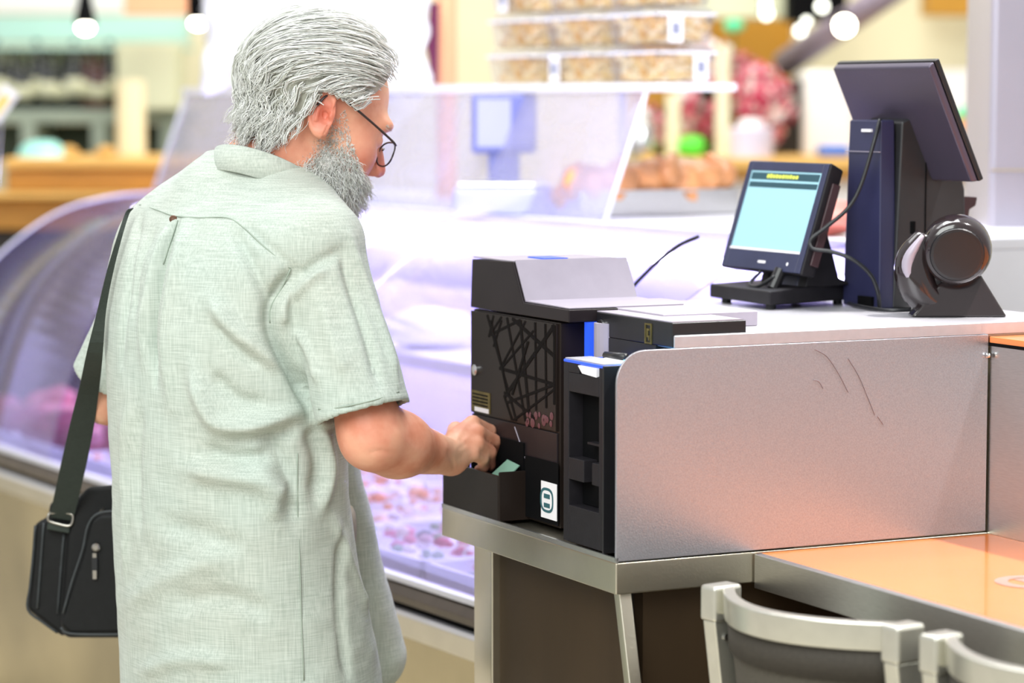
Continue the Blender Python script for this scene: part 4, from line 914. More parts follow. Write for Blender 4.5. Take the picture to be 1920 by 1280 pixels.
def torso(P, inset=0, zlo=None):
    z = np.clip(P[:, 2], ZLO, ZHI); cx = np.interp(z, zz, TX); cy = np.interp(z, zz, TY); w = np.interp(z, zz, TW)-inset; d = np.interp(z, zz, TD)-inset
    q = np.stack([P[:, 0]-cx, P[:, 1]-cy], 1); l = q@RGT[:2]; m = q@FWD[:2]
    k = ((np.abs(l)/w)**2.3+(np.abs(m)/d)**2.3)**(1/2.3); s = (k-1)*np.minimum(w, d)*.9
    lo = ZLO if zlo is None else zlo
    return np.maximum(s, np.maximum(lo-P[:, 2], P[:, 2]-ZHI))
SR = atY(598, 468, 4.035); SRH = atY(681, 775, 3.985); ER = atY(700, 822, 3.985); WR = atY(845, 857, 4.160)
SL = atY(302, 470, 4.27); SLH = atY(212, 712, 4.33); EL = atY(203, 742, 4.335); WL = atY(330, 800, 4.50)
HD = np.array([.92, .392, 0]); PT = R(22)
HF = np.array([HD[0]*math.cos(PT), HD[1]*math.cos(PT), -math.sin(PT)]); HU = np.array([HD[0]*math.sin(PT), HD[1]*math.sin(PT), math.cos(PT)]); HR = np.cross(HF, HU)
EAR = atY(615, 225, 4.114); HO = EAR-.076*HR; HS = 1.06
AXM = np.stack([HF, HU, HR])                    # world -> head axes
def HL(f, u, r=0): return HO+(HF*f+HU*u+HR*r)*HS
def hl(P): return ((P-HO)@AXM.T)/HS
def earsdf(Q):
    # ear: plate, helix rim, concha, lobe
    e = np.array([[math.cos(.18), math.sin(.18), 0], [-math.sin(.18), math.cos(.18), 0], [0, 0, 1]])
    ang = .42; y = np.array([[math.cos(ang), 0, math.sin(ang)], [0, 1, 0], [-math.sin(ang), 0, math.cos(ang)]])
    A = y@e; c = np.array([-.014, .006, .079]); L = (Q-c)@A.T
    k = np.sqrt((L[:, 0]/.0185)**2+(L[:, 1]/.031)**2); plate = np.maximum((k-1)*.018, np.abs(L[:, 2])-.0035)
    rim = np.sqrt(((k-.93)*.021)**2+(L[:, 2]-.002)**2)-.0040; rim = np.where(L[:, 0]-L[:, 1]*.2 < .013, rim, .02)
    ear = smin(plate, rim, .004)
    ant = cap(L, (-.006, .018, .002), (-.007, -.012, .003), .0032, .0035); ear = smin(ear, ant, .003)
    ear = smax(ear, -ell(L, (.005, -.004, .005), (.008, .0115, .0065)), .003)
    ear = smin(ear, ell(L, (.003, -.0275, .0), (.0095, .0095, .0048)), .006)
    ear = smin(ear, ell(L, (.0135, -.003, .002), (.004, .006, .0045)), .003)
    return ear
def headsdf(P):
    q = hl(P); Q = q.copy(); Q[:, 2] = np.abs(q[:, 2])
    d = ell(Q, (-.004, .047, 0), (.104, .088, .077))
    d = smin(d, ell(Q, (.045, -.03, 0), (.060, .085, .057)), .03)
    d = smin(d, ell(Q, (.03, -.075, .0), (.058, .034, .056)), .025)
    d = smin(d, ell(Q, (.083, -.103, 0), (.022, .022, .028)), .02)
    d = smin(d, ell(Q, (.093, .030, .024), (.018, .012, .030)), .016)
    d = smin(d, ell(Q, (.064, -.022, .036), (.028, .026, .018)), .035)
    d = smax(d, -ell(Q, (.112, .004, .034), (.022, .015, .020)), .012)
    d = smin(d, ell(Q, (.0885, .004, .033), (.0135, .0125, .0145)), .004)
    d = smin(d, cap(Q, (.101, .014, 0), (.122, -.030, 0), .0075, .0115), .010)
    d = smin(d, ell(Q, (.111, -.036, .0125), (.0125, .009, .0075)), .006)
    d = smax(d, -ell(Q, (.116, -.045, .0075), (.006, .006, .004)), .004)
    d = smin(d, ell(Q, (.103, -.064, 0), (.012, .006, .022)), .005); d = smin(d, ell(Q, (.100, -.075, 0), (.012, .007, .019)), .005)
    return smin(d, earsdf(Q), .005)*HS
NB = body_pt(478, 345)
def fingers():
    out = []
    def ch(pts, rs): out.append(([atY(*p) for p in pts], rs))
    ch([(886,793,4.213),(918,808,4.243),(922,837,4.268),(906,850,4.283)], (.0122,.0108,.0098,.0085))
    ch([(896,811,4.196),(926,827,4.224),(927,854,4.245),(910,866,4.260)], (.0124,.0110,.0100,.0088))
    ch([(895,832,4.180),(919,848,4.204),(918,871,4.222),(902,880,4.235)], (.0116,.0104,.0095,.0083))
    ch([(886,851,4.167),(905,860,4.190),(907,875,4.206),(897,880,4.218)], (.0104,.0094,.0085,.0075))
    ch([(850,822,4.205),(855,806,4.250),(880,818,4.285),(902,842,4.300)], (.014,.0135,.0115,.0095))
    return out
FG = fingers(); MET = [atY(852, 820, 4.188), atY(851, 833, 4.178), atY(850, 845, 4.168), atY(849, 857, 4.158)]
def handsdf(P):
    d = cap(P, WR, atY(868, 834, 4.198), .0255, .019)
    for r_, (pts, rs) in zip(MET, FG): d = smin(d, cap(P, r_, pts[0], .0150, rs[0]), .011)
    for pts, rs in FG:
        f = None
        for a, b, ra, rb in zip(pts[:-1], pts[1:], rs[:-1], rs[1:]):
            g = cap(P, a, b, ra, rb); f = g if f is None else smin(f, g, .004)
        d = smin(d, f, .0035)
    return d
LHND = WL+np.array([.05, .03, -.02])
PEL = np.array([XC+.03, Y0+.03, .92])
def hipp(s): return PEL+RGT*s*.10-UPV*.02
def kneep(s): return hipp(s)+FWD*(.03)+UPV*(.50-hipp(s)[2])
def ankp(s): return hipp(s)-FWD*(.01)+RGT*s*.03+UPV*(.09-hipp(s)[2])
def culled(fn, c, rad):
    c = np.asarray(c, float)
    def g(P):
        r = np.linalg.norm(P-c, axis=1); d = r-rad+.05; k = r < rad
        if k.any(): d[k] = fn(P[k])
        return d
    return g
headC = culled(headsdf, HL(.005, 0), .26); handC = culled(handsdf, (WR+FG[1][0][2])/2, .15)
def armR(P):
    d = smin(cap(P, SR-RGT*.01, SR+(ER-SR)*.55, .050, .050), cap(P, SR+(ER-SR)*.5, ER, .050, .043), .02); mid = ER+(WR-ER)*.30
    d = smin(d, cap(P, ER+np.array([-.004, 0, .004]), mid, .041, .0455), .035); return smin(d, cap(P, mid, WR, .0450, .0270), .03)
def armL(P): return smin(smin(cap(P, SL, EL, .052, .043), cap(P, EL, WL, .042, .027), .02), ell(P, LHND, (.05, .04, .03)), .02)
def legs(P):
    d = None
    for s in (-1, 1):
        l = smin(cap(P, hipp(s), kneep(s), .085, .055), cap(P, kneep(s), ankp(s), .055, .035), .02)
        l = smin(l, cap(P, ankp(s), ankp(s)+FWD*.14-UPV*.05, .035, .025), .02); d = l if d is None else smin(d, l, .02)
    return d
def zone(P, fn, lo, hi):
    d = np.full(len(P), .2); k = (P[:, 2] > lo) & (P[:, 2] < hi)
    if k.any(): d[k] = fn(P[k])
    return d
def bodysdf(P):
    d = zone(P, lambda q: torso(q, .028, .80), .76, 1.6)
    d = smin(d, zone(P, legs, -.1, 1.02), .04)
    d = smin(d, zone(P, lambda q: cap(q, NB-FWD*.015, HL(-.028, -.052), .062, .058), 1.25, 1.75), .03)
    d = smin(d, headC(P), .022)
    d = smin(d, zone(P, armR, .90, 1.5), .02); d = smin(d, handC(P), .012); d = smin(d, zone(P, armL, .95, 1.5), .02)
    return d
mn = thing('person', 'white-haired bearded person in pale sage linen shirt reaching into the cash machine', 'person', (XC, Y0, 0))
# skin material: mottled, redder on ears, cheeks and knuckles
m, n, b = nt('weathered_skin'); tc = n.nodes.new('ShaderNodeTexCoord')
na = n.nodes.new('ShaderNodeTexNoise'); na.inputs['Scale'].default_value = 18; na.inputs['Detail'].default_value = 5
nb_ = n.nodes.new('ShaderNodeTexNoise'); nb_.inputs['Scale'].default_value = 90; nb_.inputs['Detail'].default_value = 3
n.links.new(tc.outputs['Object'], na.inputs['Vector']); n.links.new(tc.outputs['Object'], nb_.inputs['Vector'])
cr = n.nodes.new('ShaderNodeValToRGB'); e = cr.color_ramp.elements; e[0].position = .32; e[1].position = .68; e[0].color = rgb('cf8769')+(1,); e[1].color = rgb('ecb797')+(1,); x = e.new(.5); x.color = rgb('e1a386')+(1,)
n.links.new(na.outputs[0], cr.inputs[0])
an = n.nodes.new('ShaderNodeAttribute'); an.attribute_name = 'redness'; mxr = n.nodes.new('ShaderNodeMixRGB'); mxr.inputs[2].default_value = rgb('c9614c')+(1,); n.links.new(an.outputs['Fac'], mxr.inputs[0]); n.links.new(cr.outputs[0], mxr.inputs[1]); n.links.new(mxr.outputs[0], b.inputs['Base Color'])
b.inputs['Roughness'].default_value = .5; b.inputs['Subsurface Weight'].default_value = .12; b.inputs['Subsurface Radius'].default_value = (.012, .005, .003); b.inputs['Subsurface Scale'].default_value = .6
bp = n.nodes.new('ShaderNodeBump'); bp.inputs['Strength'].default_value = .25; bp.inputs['Distance'].default_value = .002; n.links.new(nb_.outputs[0], bp.inputs['Height']); n.links.new(bp.outputs[0], b.inputs['Normal'])
M['skin'] = m
V, F = nets(bodysdf, (-.80, 3.88, -.01), (-.02, 4.64, 1.76), .0036)
V = relax(V, F, 1, .4)
NV = vnorm(V, F)
def stroke(V, N, pts3, amp, w):
    pts3 = [np.array(p) for p in pts3]; best = np.full(len(V), 1e9); par = np.zeros(len(V)); m = len(pts3)-1
    lo = np.min(pts3, 0)-4*w; hi = np.max(pts3, 0)+4*w; idx = np.where(np.all((V > lo) & (V < hi), 1))[0]
    if len(idx) == 0: return V
    Q = V[idx]; bd = np.full(len(idx), 1e9); bt = np.zeros(len(idx))
    for i in range(m):
        a, b = pts3[i], pts3[i+1]; ab = b-a; h = np.clip(((Q-a)@ab)/(ab@ab+1e-12), 0, 1); d = np.linalg.norm(Q-a-h[:, None]*ab, axis=1)
        k = d < bd; bd[k] = d[k]; bt[k] = (i+h[k])/m
    fall = np.exp(-(bd/w)**2)*np.clip(np.minimum(bt, 1-bt)*5+.25, 0, 1)
    V = V.copy(); V[idx] += N[idx]*(amp*fall)[:, None]; return V
def project(bvh, px):
    out = []
    for (u, v) in px:
        r = ray(u, v); h = bvh.ray_cast(Vector(CAM), Vector(r).normalized())
        if h[0] is not None: out.append(np.array(h[0]))
    return out
def mkbvh(V, F): return BVHTree.FromPolygons([tuple(p) for p in V], [tuple(map(int, f)) for f in F])
bvh = mkbvh(V, F)
for px, amp, w in [([(870,800),(862,815),(856,828)],.001,.003),([(880,818),(868,828),(858,838)],.0012,.003),([(878,838),(868,842),(858,848)],.001,.003),([(735,800),(760,830),(790,850)],.0015,.008),([(690,850),(715,845),(740,852)],-.0015,.004),([(850,800),(858,825),(852,845)],.001,.004),([(838,845),(848,862),(852,878)],-.0015,.004)]:
    p3 = project(bvh, px)
    if len(p3) > 1: V = stroke(V, NV, smooth_path(p3, 4), amp, w)
for s in (-1, 1):
    def fe(P):
        q = hl(P); q[:, 2] *= s; return np.where(q[:, 2] > .05, earsdf(q)*HS, .05)
    c_ = HL(-.012, .004, s*.080); V2, F2 = nets(fe, c_-.055, c_+.055, .0014); V2 = relax(V2, F2, 1, .4); F = np.concatenate([F, F2+len(V)]); V = np.concatenate([V, V2])
bo0 = fastobj('body', V, F, 'skin', mn, 'weathered fair skin')
red = np.zeros(len(V))
for c_, r_, k_ in [(HL(-.014, .006, .085), .034, .9), (HL(-.014, .006, -.085), .034, .9), (HL(.12, -.03, 0), .028, .9), (HL(.07, -.02, .05), .04, .4), (HL(.07, -.02, -.05), .04, .4), (ER, .06, .45), (FG[0][0][2], .03, .5), (FG[2][0][2], .03, .5), (NB+UPV*.04, .09, .5)]:
    red = np.maximum(red, k_*np.exp(-(np.linalg.norm(V-c_, axis=1)/r_)**2))
at_ = bo0.data.attributes.new('redness', 'FLOAT', 'POINT'); at_.data.foreach_set('value', red.astype(np.float32))

# ---- shirt
m, n, b = nt('pale_sage_linen'); tc = n.nodes.new('ShaderNodeTexCoord')
def wv(axis, sc, dist):
    w = n.nodes.new('ShaderNodeTexNoise'); mp = n.nodes.new('ShaderNodeMapping'); s = [1600, 1600, 1600]
    if axis == 'h': s = [60, 60, 1500]
    else: s = [1100, 1100, 40]
    mp.inputs['Scale'].default_value = [x*sc for x in s]; n.links.new(tc.outputs['Object'], mp.inputs[0]); n.links.new(mp.outputs[0], w.inputs['Vector']); w.inputs['Scale'].default_value = 1; w.inputs['Detail'].default_value = 2; return w
w1, w2 = wv('h', .45, 0), wv('v', .45, 0)
ad = n.nodes.new('ShaderNodeMath'); ad.operation = 'ADD'; n.links.new(w1.outputs[0], ad.inputs[0]); n.links.new(w2.outputs[0], ad.inputs[1])
big = n.nodes.new('ShaderNodeTexNoise'); big.inputs['Scale'].default_value = 5; n.links.new(tc.outputs['Object'], big.inputs['Vector'])
cr = n.nodes.new('ShaderNodeValToRGB'); e = cr.color_ramp.elements; e[0].position = .75; e[1].position = 1.25; e[0].color = rgb('abb4ac')+(1,); e[1].color = rgb('c9d0c9')+(1,)
mr = n.nodes.new('ShaderNodeMapRange'); mr.inputs[1].default_value = .6; mr.inputs[2].default_value = 1.4; n.links.new(ad.outputs[0], mr.inputs[0]); e[0].position = .15; e[1].position = .85
n.links.new(mr.outputs[0], cr.inputs[0])
mx = n.nodes.new('ShaderNodeMixRGB'); mx.blend_type = 'MULTIPLY'; mx.inputs[0].default_value = .35; c2_ = n.nodes.new('ShaderNodeValToRGB'); c2_.color_ramp.elements[0].color = rgb('eae4d6')+(1,); c2_.color_ramp.elements[1].color = rgb('eaf5ee')+(1,); c2_.color_ramp.elements[0].position = .35; c2_.color_ramp.elements[1].position = .65
n.links.new(big.outputs[0], c2_.inputs[0]); n.links.new(cr.outputs[0], mx.inputs[1]); n.links.new(c2_.outputs[0], mx.inputs[2]); n.links.new(mx.outputs[0], b.inputs['Base Color'])
b.inputs['Roughness'].default_value = .85; b.inputs['Specular IOR Level'].default_value = .2; b.inputs['Sheen Weight'].default_value = .15
bp = n.nodes.new('ShaderNodeBump'); bp.inputs['Strength'].default_value = .35; bp.inputs['Distance'].default_value = .0006; n.links.new(ad.outputs[0], bp.inputs['Height']); n.links.new(bp.outputs[0], b.inputs['Normal'])
M['linen'] = m
def sleeve(P, S, H, r0, r1, ext=.0):
    ax = H-S; L = np.linalg.norm(ax); ax = ax/L; d = cap(P, S, H+ax*.05, r0, r1); return np.maximum(d, (P-H)@ax)
HANGF = []
def shirtsdf(P):
    z = P[:, 2]
    d = torso(P)
    # front tail that swings away from the body low down
    tail = cap(P, body_pt(598, 850)+FWD*.03, body_pt(668, 1235)+FWD*.03, .035, .058); tail = np.maximum(tail, ZLO-z)
    d = smin(d, tail, .05)
    d = smin(d, cap(P, body_pt(500, 360), SR+np.array([0, 0, .01]), .060, .064), .045)
    d = smin(d, cap(P, body_pt(400, 360), SL+np.array([0, 0, .0]), .052, .056), .045)
    a = sleeve(P, SR, SRH, .066, .0715); c = sleeve(P, SL, SLH, .058, .068)
    up = np.clip((z-(SR[2]-.10))/.10, 0, 1)
    d = smin(d, a, .008+.03*0) ; d = smin(d, c, .012)
    axr = (SRH-SR)/np.linalg.norm(SRH-SR); axl = (SLH-SL)/np.linalg.norm(SLH-SL)
    ia = cap(P, SRH-axr*.10, SRH+axr*.10, .060, .0665); il = cap(P, SLH-axl*.1, SLH+axl*.1, .057, .063)
    near = ((P-SRH)@axr) > -.06; d = np.where(near, np.maximum(d, -ia), d)
    near = ((P-SLH)@axl) > -.06; d = np.where(near, np.maximum(d, -np.where(torso(P) < .0, .02, il)), d)
    nk = cap(P, NB-FWD*.01-UPV*.01, NB+(HL(-.03, -.05)-NB)*1.2, .062, .066); nk = np.where(z > NB[2]-.03, nk, .05)
    d = np.maximum(d, -nk)
    return d
V, F = nets(shirtsdf, (-.82, 3.86, ZLO-.01), (-.02, 4.58, 1.56), .0042)
V = relax(V, F, 3, .5); NV = vnorm(V, F)
bvh = mkbvh(V, F)
folds = [
 # pleat lines under the back button
 ([(333,413),(318,455),(303,500),(292,560),(286,640),(290,720)],-.008,.006), ([(320,420),(300,470),(285,520),(272,590),(268,680)],.006,.010), ([(350,420),(335,480),(318,560),(312,650),(318,760)],.006,.013),
 ([(262,405),(250,470),(238,560),(228,680)],-.004,.008), ([(290,430),(262,500),(250,600)],-.003,.008),
 # radiating folds from the armpit
 ([(548,510),(512,560),(505,600),(520,650),(556,712),(588,775)],-.012,.010), ([(440,430),(475,500),(510,575)],-.006,.010), ([(455,415),(495,455),(545,500)],-.003,.008),
 ([(395,560),(430,610),(480,650),(530,690)],.007,.013), ([(400,600),(440,650),(490,685)],-.005,.010), ([(360,690),(385,760),(410,795),(470,800),(560,770)],.010,.014), ([(395,700),(440,745),(500,760)],-.006,.012), ([(420,820),(490,815),(560,800)],-.006,.014),
 ([(350,880),(420,890),(500,905),(540,930)],.008,.016), ([(380,845),(440,860),(520,850)],-.007,.014), ([(500,800),(530,860),(545,920),(550,980)],-.006,.014), ([(470,830),(500,900),(520,980)],.005,.014),
 ([(580,800),(600,860),(590,930)],-.007,.014), ([(610,800),(620,880),(600,960)],.005,.012),
 ([(640,1000),(636,1090),(640,1180),(650,1270)],-.006,.010), ([(620,960),(660,1060),(690,1150)],.004,.012),
 ([(240,1130),(320,1080),(420,1040)],.004,.018), ([(260,1260),(340,1235),(430,1240)],.004,.014), ([(300,980),(380,1000),(460,1030)],-.004,.018), ([(330,1130),(420,1120),(510,1150)],-.004,.016),
 ([(240,760),(232,860),(236,960),(232,1080)],.004,.012), ([(262,760),(256,880),(262,1000)],-.004,.012),
 # sleeve
 ([(560,520),(600,490),(640,470)],-.004,.008), ([(548,560),(585,520),(610,505)],.004,.008), ([(640,470),(660,540),(690,640),(710,720)],-.005,.008), ([(655,440),(690,540),(722,640),(745,720)],.004,.008),
 ([(550,620),(580,660),(600,720)],.004,.010), ([(600,560),(625,640),(650,700)],.003,.012), ([(540,530),(530,570),(530,610)],.005,.009),
 ([(598,768),(660,760),(748,736)],-.0018,.003),
 ([(215,455),(195,540),(172,640)],-.003,.007),
]
for px, amp, w in folds:
    p3 = project(bvh, px)
    if len(p3) > 1: V = stroke(V, NV, smooth_path(p3, 4), amp*2.0, w)
# fine crumple
nf = np.array([noise.fractal(Vector(p)*9.0, 1.0, 2.0, 3) for p in V]); V = V+NV*(nf*.0035)[:, None]
so_ = fastobj('shirt', V, F, 'linen', mn, 'pale sage linen short-sleeved shirt')
bvh = mkbvh(V, F)
M['seam'] = mat('sage_seam_thread', '9aa699', .9, 0, .1, 50)
for nm, px in [('yoke_seam', [(246,386),(262,384),(290,392),(325,404),(370,408),(425,408),(455,425),(495,462),(545,504)]), ('side_seam', [(558,850),(558,950),(562,1050),(565,1150),(570,1275)]), ('sleeve_hem_seam', [(597,767),(640,763),(700,750),(748,734)]), ('pleat_seam', [(333,413),(320,452),(306,495)]), ('armhole_seam', [(545,504),(528,540),(508,575),(506,605)])]:
    p3 = project(bvh, px)
    if len(p3) > 2: MB().tube([q+(CAM-q)/np.linalg.norm(CAM-q)*.0009 for q in smooth_path(p3, 5)], .0011, 5).build(nm, 'seam', so_, smooth=True)
p3 = project(bvh, [(325, 411)])
if p3:
    c = p3[0]; d = CAM-c; d /= np.linalg.norm(d)
    M['button'] = mat('brown_button', '6a4a3a', .4, 0, .3, 200); MB().lathe(c-d*.001, [(.0060, 0), (.0062, .0015), (.0052, .003), (.003, .0022)], 18, ax=d).build('yoke_button', 'button', so_)
# stand collar
col_c = atY(487, 331, 4.15); tl = R(24); cn = UPV*math.cos(tl)+FWD*math.sin(tl); cf = FWD*math.cos(tl)-UPV*math.sin(tl)
vs = []; nk_ = 44
for i in range(nk_):
    q = 2*math.pi*i/nk_; rad = RGT*math.cos(q)*.076+cf*math.sin(q)*.079
    for (k, hgt) in ((1.02, -.022), (1.0, .019), (.965, .021), (.95, -.022)): vs.append(col_c+rad*k+cn*hgt)
cb = MB().add(vs, [(i*4+k, i*4+(k+1) % 4, ((i+1) % nk_)*4+(k+1) % 4, ((i+1) % nk_)*4+k) for i in range(nk_) for k in range(4)]).build('collar', 'linen', so_, smooth=True)
# trousers and shoes
M['trouser'] = mat('stone_cotton', '8f8672', .85, 0, .08, 40, .1, 300); M['shoe'] = mat('brown_leather', '4a3426', .45, 0, .15, 20)
def trs(P):
    d = ell(P, PEL-UPV*.02, (.165, .165, .17))
    for s in (-1, 1): d = smin(d, cap(P, hipp(s), kneep(s), .085, .078), .04); d = smin(d, cap(P, kneep(s), ankp(s)-UPV*.03, .085, .075), .03)
    return np.maximum(d, np.maximum(.045-P[:, 2], P[:, 2]-.93))
V, F = nets(trs, (-.85, 3.85, .0), (.05, 4.55, 1.0), .012); fastobj('trousers', relax(V, F, 2), F, 'trouser', mn)
for s in (-1, 1):
    a = ankp(s)
    def shf(P): return np.maximum(smin(cap(P, a-UPV*.045-FWD*.03, a-UPV*.045+FWD*.16, .045, .040), cap(P, a, a-UPV*.04, .046, .046), .02), -P[:, 2]+.002)
    V, F = nets(shf, a+np.array([-.3, -.3, -.12]), a+np.array([.3, .3, .1]), .008); fastobj('shoe', relax(V, F, 2), F, 'shoe', mn)

# ---- hair, beard and brows as strands over a base cap
def strands_mesh(paths, r0):
    nv = []; fs = []; k = 0
    P = np.array(paths); S_, L_, _ = P.shape                     # S strands x L points
    T = np.gradient(P, axis=1); T /= np.linalg.norm(T, axis=2, keepdims=True)+1e-9
    ref = rng.normal(size=(S_, 1, 3)); N1 = np.cross(T, ref); N1 /= np.linalg.norm(N1, axis=2, keepdims=True)+1e-9; N2 = np.cross(T, N1)
    rad = (r0*np.linspace(1, .25, L_))[None, :, None]
    ring = np.stack([P+(N1*math.cos(q)+N2*math.sin(q))*rad for q in (0, 2.094, 4.189)], 2)      # S,L,3,3
    V = ring.reshape(-1, 3); s, l, k = np.meshgrid(np.arange(S_), np.arange(L_-1), np.arange(3), indexing='ij'); base = (s*L_+l)*3; k2 = (k+1) % 3
    F = np.stack([base+k, base+k2, base+3+k2, base+3+k], -1).reshape(-1, 4); return V, F
CC = np.array([-.004, .047, 0]); CRr = np.array([.104, .088, .077])
def on_head(d, off):          # direction from cranium centre -> local point at offset above scalp
    d = d/np.linalg.norm(d); k = 1/np.linalg.norm(d/CRr); return CC+d*(k+off)
def hairline(f):              # lowest u that carries hair, by forward position
    return np.interp(f, [-.13, -.075, -.045, -.030, -.015, .022, .032, .055, .08, .10], [-.075, -.072, -.058, -.02, .036, .040, .036, .058, .098, .125])
hp_, tries = [], 0
NSEG = 10
while len(hp_) < 6600 and tries < 60000:
    tries += 1; d = rng.normal(size=3); d[1] += .25; d /= np.linalg.norm(d); p = on_head(d, .010+.006*rng.random()+.006*max(0, d[1]))
    if tries % 3 == 0:
        d = rng.normal(size=3); d[0] = -abs(d[0]); d /= np.linalg.norm(d); p = np.array([-.054, -.022, 0])+d*np.array([.036, .040, .060])
        if p[1] > .02 or p[0] > -.04 or rng.random() < .4: continue
    if p[1] < hairline(p[0]) or p[0] > .088: continue
    layer = rng.random(); nape = p[0] < -.035 and p[1] < .05
    ln_ = (.06+.05*rng.random()) if not nape else (.022+.02*rng.random()+.35*max(0, p[1]+.02))
    if p[0] > -.03 and p[1] < .06: ln_ *= .7
    step = ln_/(NSEG-1); ph = rng.random()*6.28; ph2 = rng.random()*6.28; side = np.sign(p[2]+1e-6)
    path = [p.copy()]; cur = p.copy(); clump = noise.noise(Vector(p)*24)*2.2
    for k in range(1, NSEG):
        t = k/(NSEG-1); nrm = (cur-CC)/CRr**2; nrm /= np.linalg.norm(nrm)
        low = np.clip((.085-cur[1])/.10, 0, 1)
        if cur[0] > .0 and cur[1] < .10: low = min(low, .45)
        g = np.array([-(1-.8*low), -(.20+1.0*low), side*.10])
        g = g+.55*np.array([math.cos(clump*2), math.sin(clump*2+1), math.sin(clump*3)*.5])*(.08+.7*low)
        g = g+.60*low*np.array([math.sin(ph+t*6.5), .5*math.cos(ph2+t*6), math.sin(ph2+t*7)])
        if not (cur[0] < -.03 and cur[1] < .005): g -= nrm*(g@nrm)
        g /= np.linalg.norm(g)+1e-9
        lift = (.12 if t < .5 else -.02)+.20*layer*(1-t)
        if cur[1] < -.02 and cur[0] < -.06: lift += .2*t          # curls flick outwards at the nape
        cur = cur+(g+nrm*lift)*step
        kk = np.linalg.norm((cur-CC)/CRr)
        if cur[1] > -.02:
            if kk < 1.09: cur = CC+(cur-CC)*(1.09/kk)
            if kk > 1.24: cur = CC+(cur-CC)*(1.24/kk)
        if abs(cur[2]) > .056 and -.036 < cur[0] < .03 and -.045 < cur[1] < .034: cur = path[-1]+np.array([-.002, .0005, -side*.0005])
        path.append(cur.copy())
    path = np.array(path); nl = 8 if not nape else 10; spread = .0042
    for c_ in range(nl):
        o = rng.normal(size=3)*spread; tt_ = np.linspace(0, 1, NSEG)[:, None]; wob = np.sin(tt_*rng.uniform(3, 7)+rng.random(3)*6.28)*(.0012 if not nape else .0042)
        hp_.append([HO+AXM.T@q*HS for q in path+o*(1-.72*tt_)+wob*tt_+path*0])
V, F = strands_mesh(hp_, .00095)
m, n, b = nt('white_grey_hair'); g = n.nodes.new('ShaderNodeNewGeometry'); cr = n.nodes.new('ShaderNodeValToRGB'); e = cr.color_ramp.elements
e[0].color = rgb('bdbfb2')+(1,); e[1].color = rgb('fdfdfb')+(1,); x = e.new(.3); x.color = rgb('ebece6')+(1,); n.links.new(g.outputs['Random Per Island'], cr.inputs[0])
nzh = n.nodes.new('ShaderNodeTexNoise'); nzh.inputs['Scale'].default_value = 30; mxh = n.nodes.new('ShaderNodeMixRGB'); mxh.blend_type = 'MULTIPLY'; mxh.inputs[0].default_value = .25; n.links.new(cr.outputs[0], mxh.inputs[1]); n.links.new(nzh.outputs[0], mxh.inputs[2]); n.links.new(mxh.outputs[0], b.inputs['Base Color'])
b.inputs['Roughness'].default_value = .5; b.inputs['Specular IOR Level'].default_value = .3; M['hair'] = m
hr = fastobj('hair', V, F, 'hair', mn, 'wavy white-grey hair swept back'); hr['kind'] = 'stuff'
M['hairbase'] = mat('shaded_hair_base', 'a3a296', .8, 0, .25, 60, .6, 200)  # kept darker than the strands, painting shade into the gaps between locks
def capsdf(P):
    q = hl(P); d = ell(q, CC, CRr+np.array([.0085, .013, .0085])); lim = hairline(q[:, 0])-q[:, 1]+.004; d = smin(d, ell(q, (-.054, -.024, 0), (.034, .040, .059)), .02); d = smax(d, lim*.8, .01); d = np.maximum(d, q[:, 0]-.088); return d*HS
V, F = nets(capsdf, HO-.2, HO+.2, .004); fastobj('hair_base', relax(V, F, 2), F, 'hairbase', mn)
# beard
def jaw_pt(d):                # march a local ray out of the jaw centre to the skin
    c = np.array([.035, -.05, 0.]); lo, hi = 0., .14
    for _ in range(14):
        mid_ = (lo+hi)/2; w_ = HO+AXM.T@(c+d*mid_)*HS
        if headsdf(w_[None])[0] < 0: lo = mid_
        else: hi = mid_
    return c+d*lo
bd_, tries = [], 0; LB = 5
ND = rng.normal(size=(22000, 3)); ND /= np.linalg.norm(ND, axis=1, keepdims=True); ND[:, 1] -= .15
cj = np.array([.035, -.05, 0.]); lo = np.zeros(len(ND)); hi = np.full(len(ND), .14)
for _ in range(13):
    md_ = (lo+hi)/2; s_ = headsdf(HO+(cj+ND*md_[:, None])@AXM*HS); lo = np.where(s_ < 0, md_, lo); hi = np.where(s_ < 0, hi, md_)
JP = cj+ND*lo[:, None]
for p, d in zip(JP, ND):
    f, u, r = p; ar = abs(r)
    side_ = (ar > .035) and (u < np.interp(f, [-.01, .02, .045, .075, .095], [-.02, .028, -.012, -.042, -.055])) and f > -.012 and u > -.125
    front = (ar <= .035) and (u < -.048) and f > .03
    if abs(u+.069) < .005 and f > .085 and ar < .018: continue
    if not (side_ or front) or (ar > .06 and u > .03): continue
    if ar > .07 and f < .008 and u > -.05: continue
    thick = np.clip((-.02-u)/.05, .12, 1); L = (.010+.020*rng.random())*thick+.004; path = [p]; cur = p.copy()
    flow = np.array([.10, -1.0, 0.])*.75+d*.55+rng.normal(size=3)*.35; ph = rng.random(3)*6.28
    for k in range(1, LB):
        flow2 = flow+.5*np.sin(ph+k*1.3); flow2 /= np.linalg.norm(flow2); cur = cur+flow2*L/(LB-1); path.append(cur.copy())
    bd_.append([HO+AXM.T@q*HS for q in path])
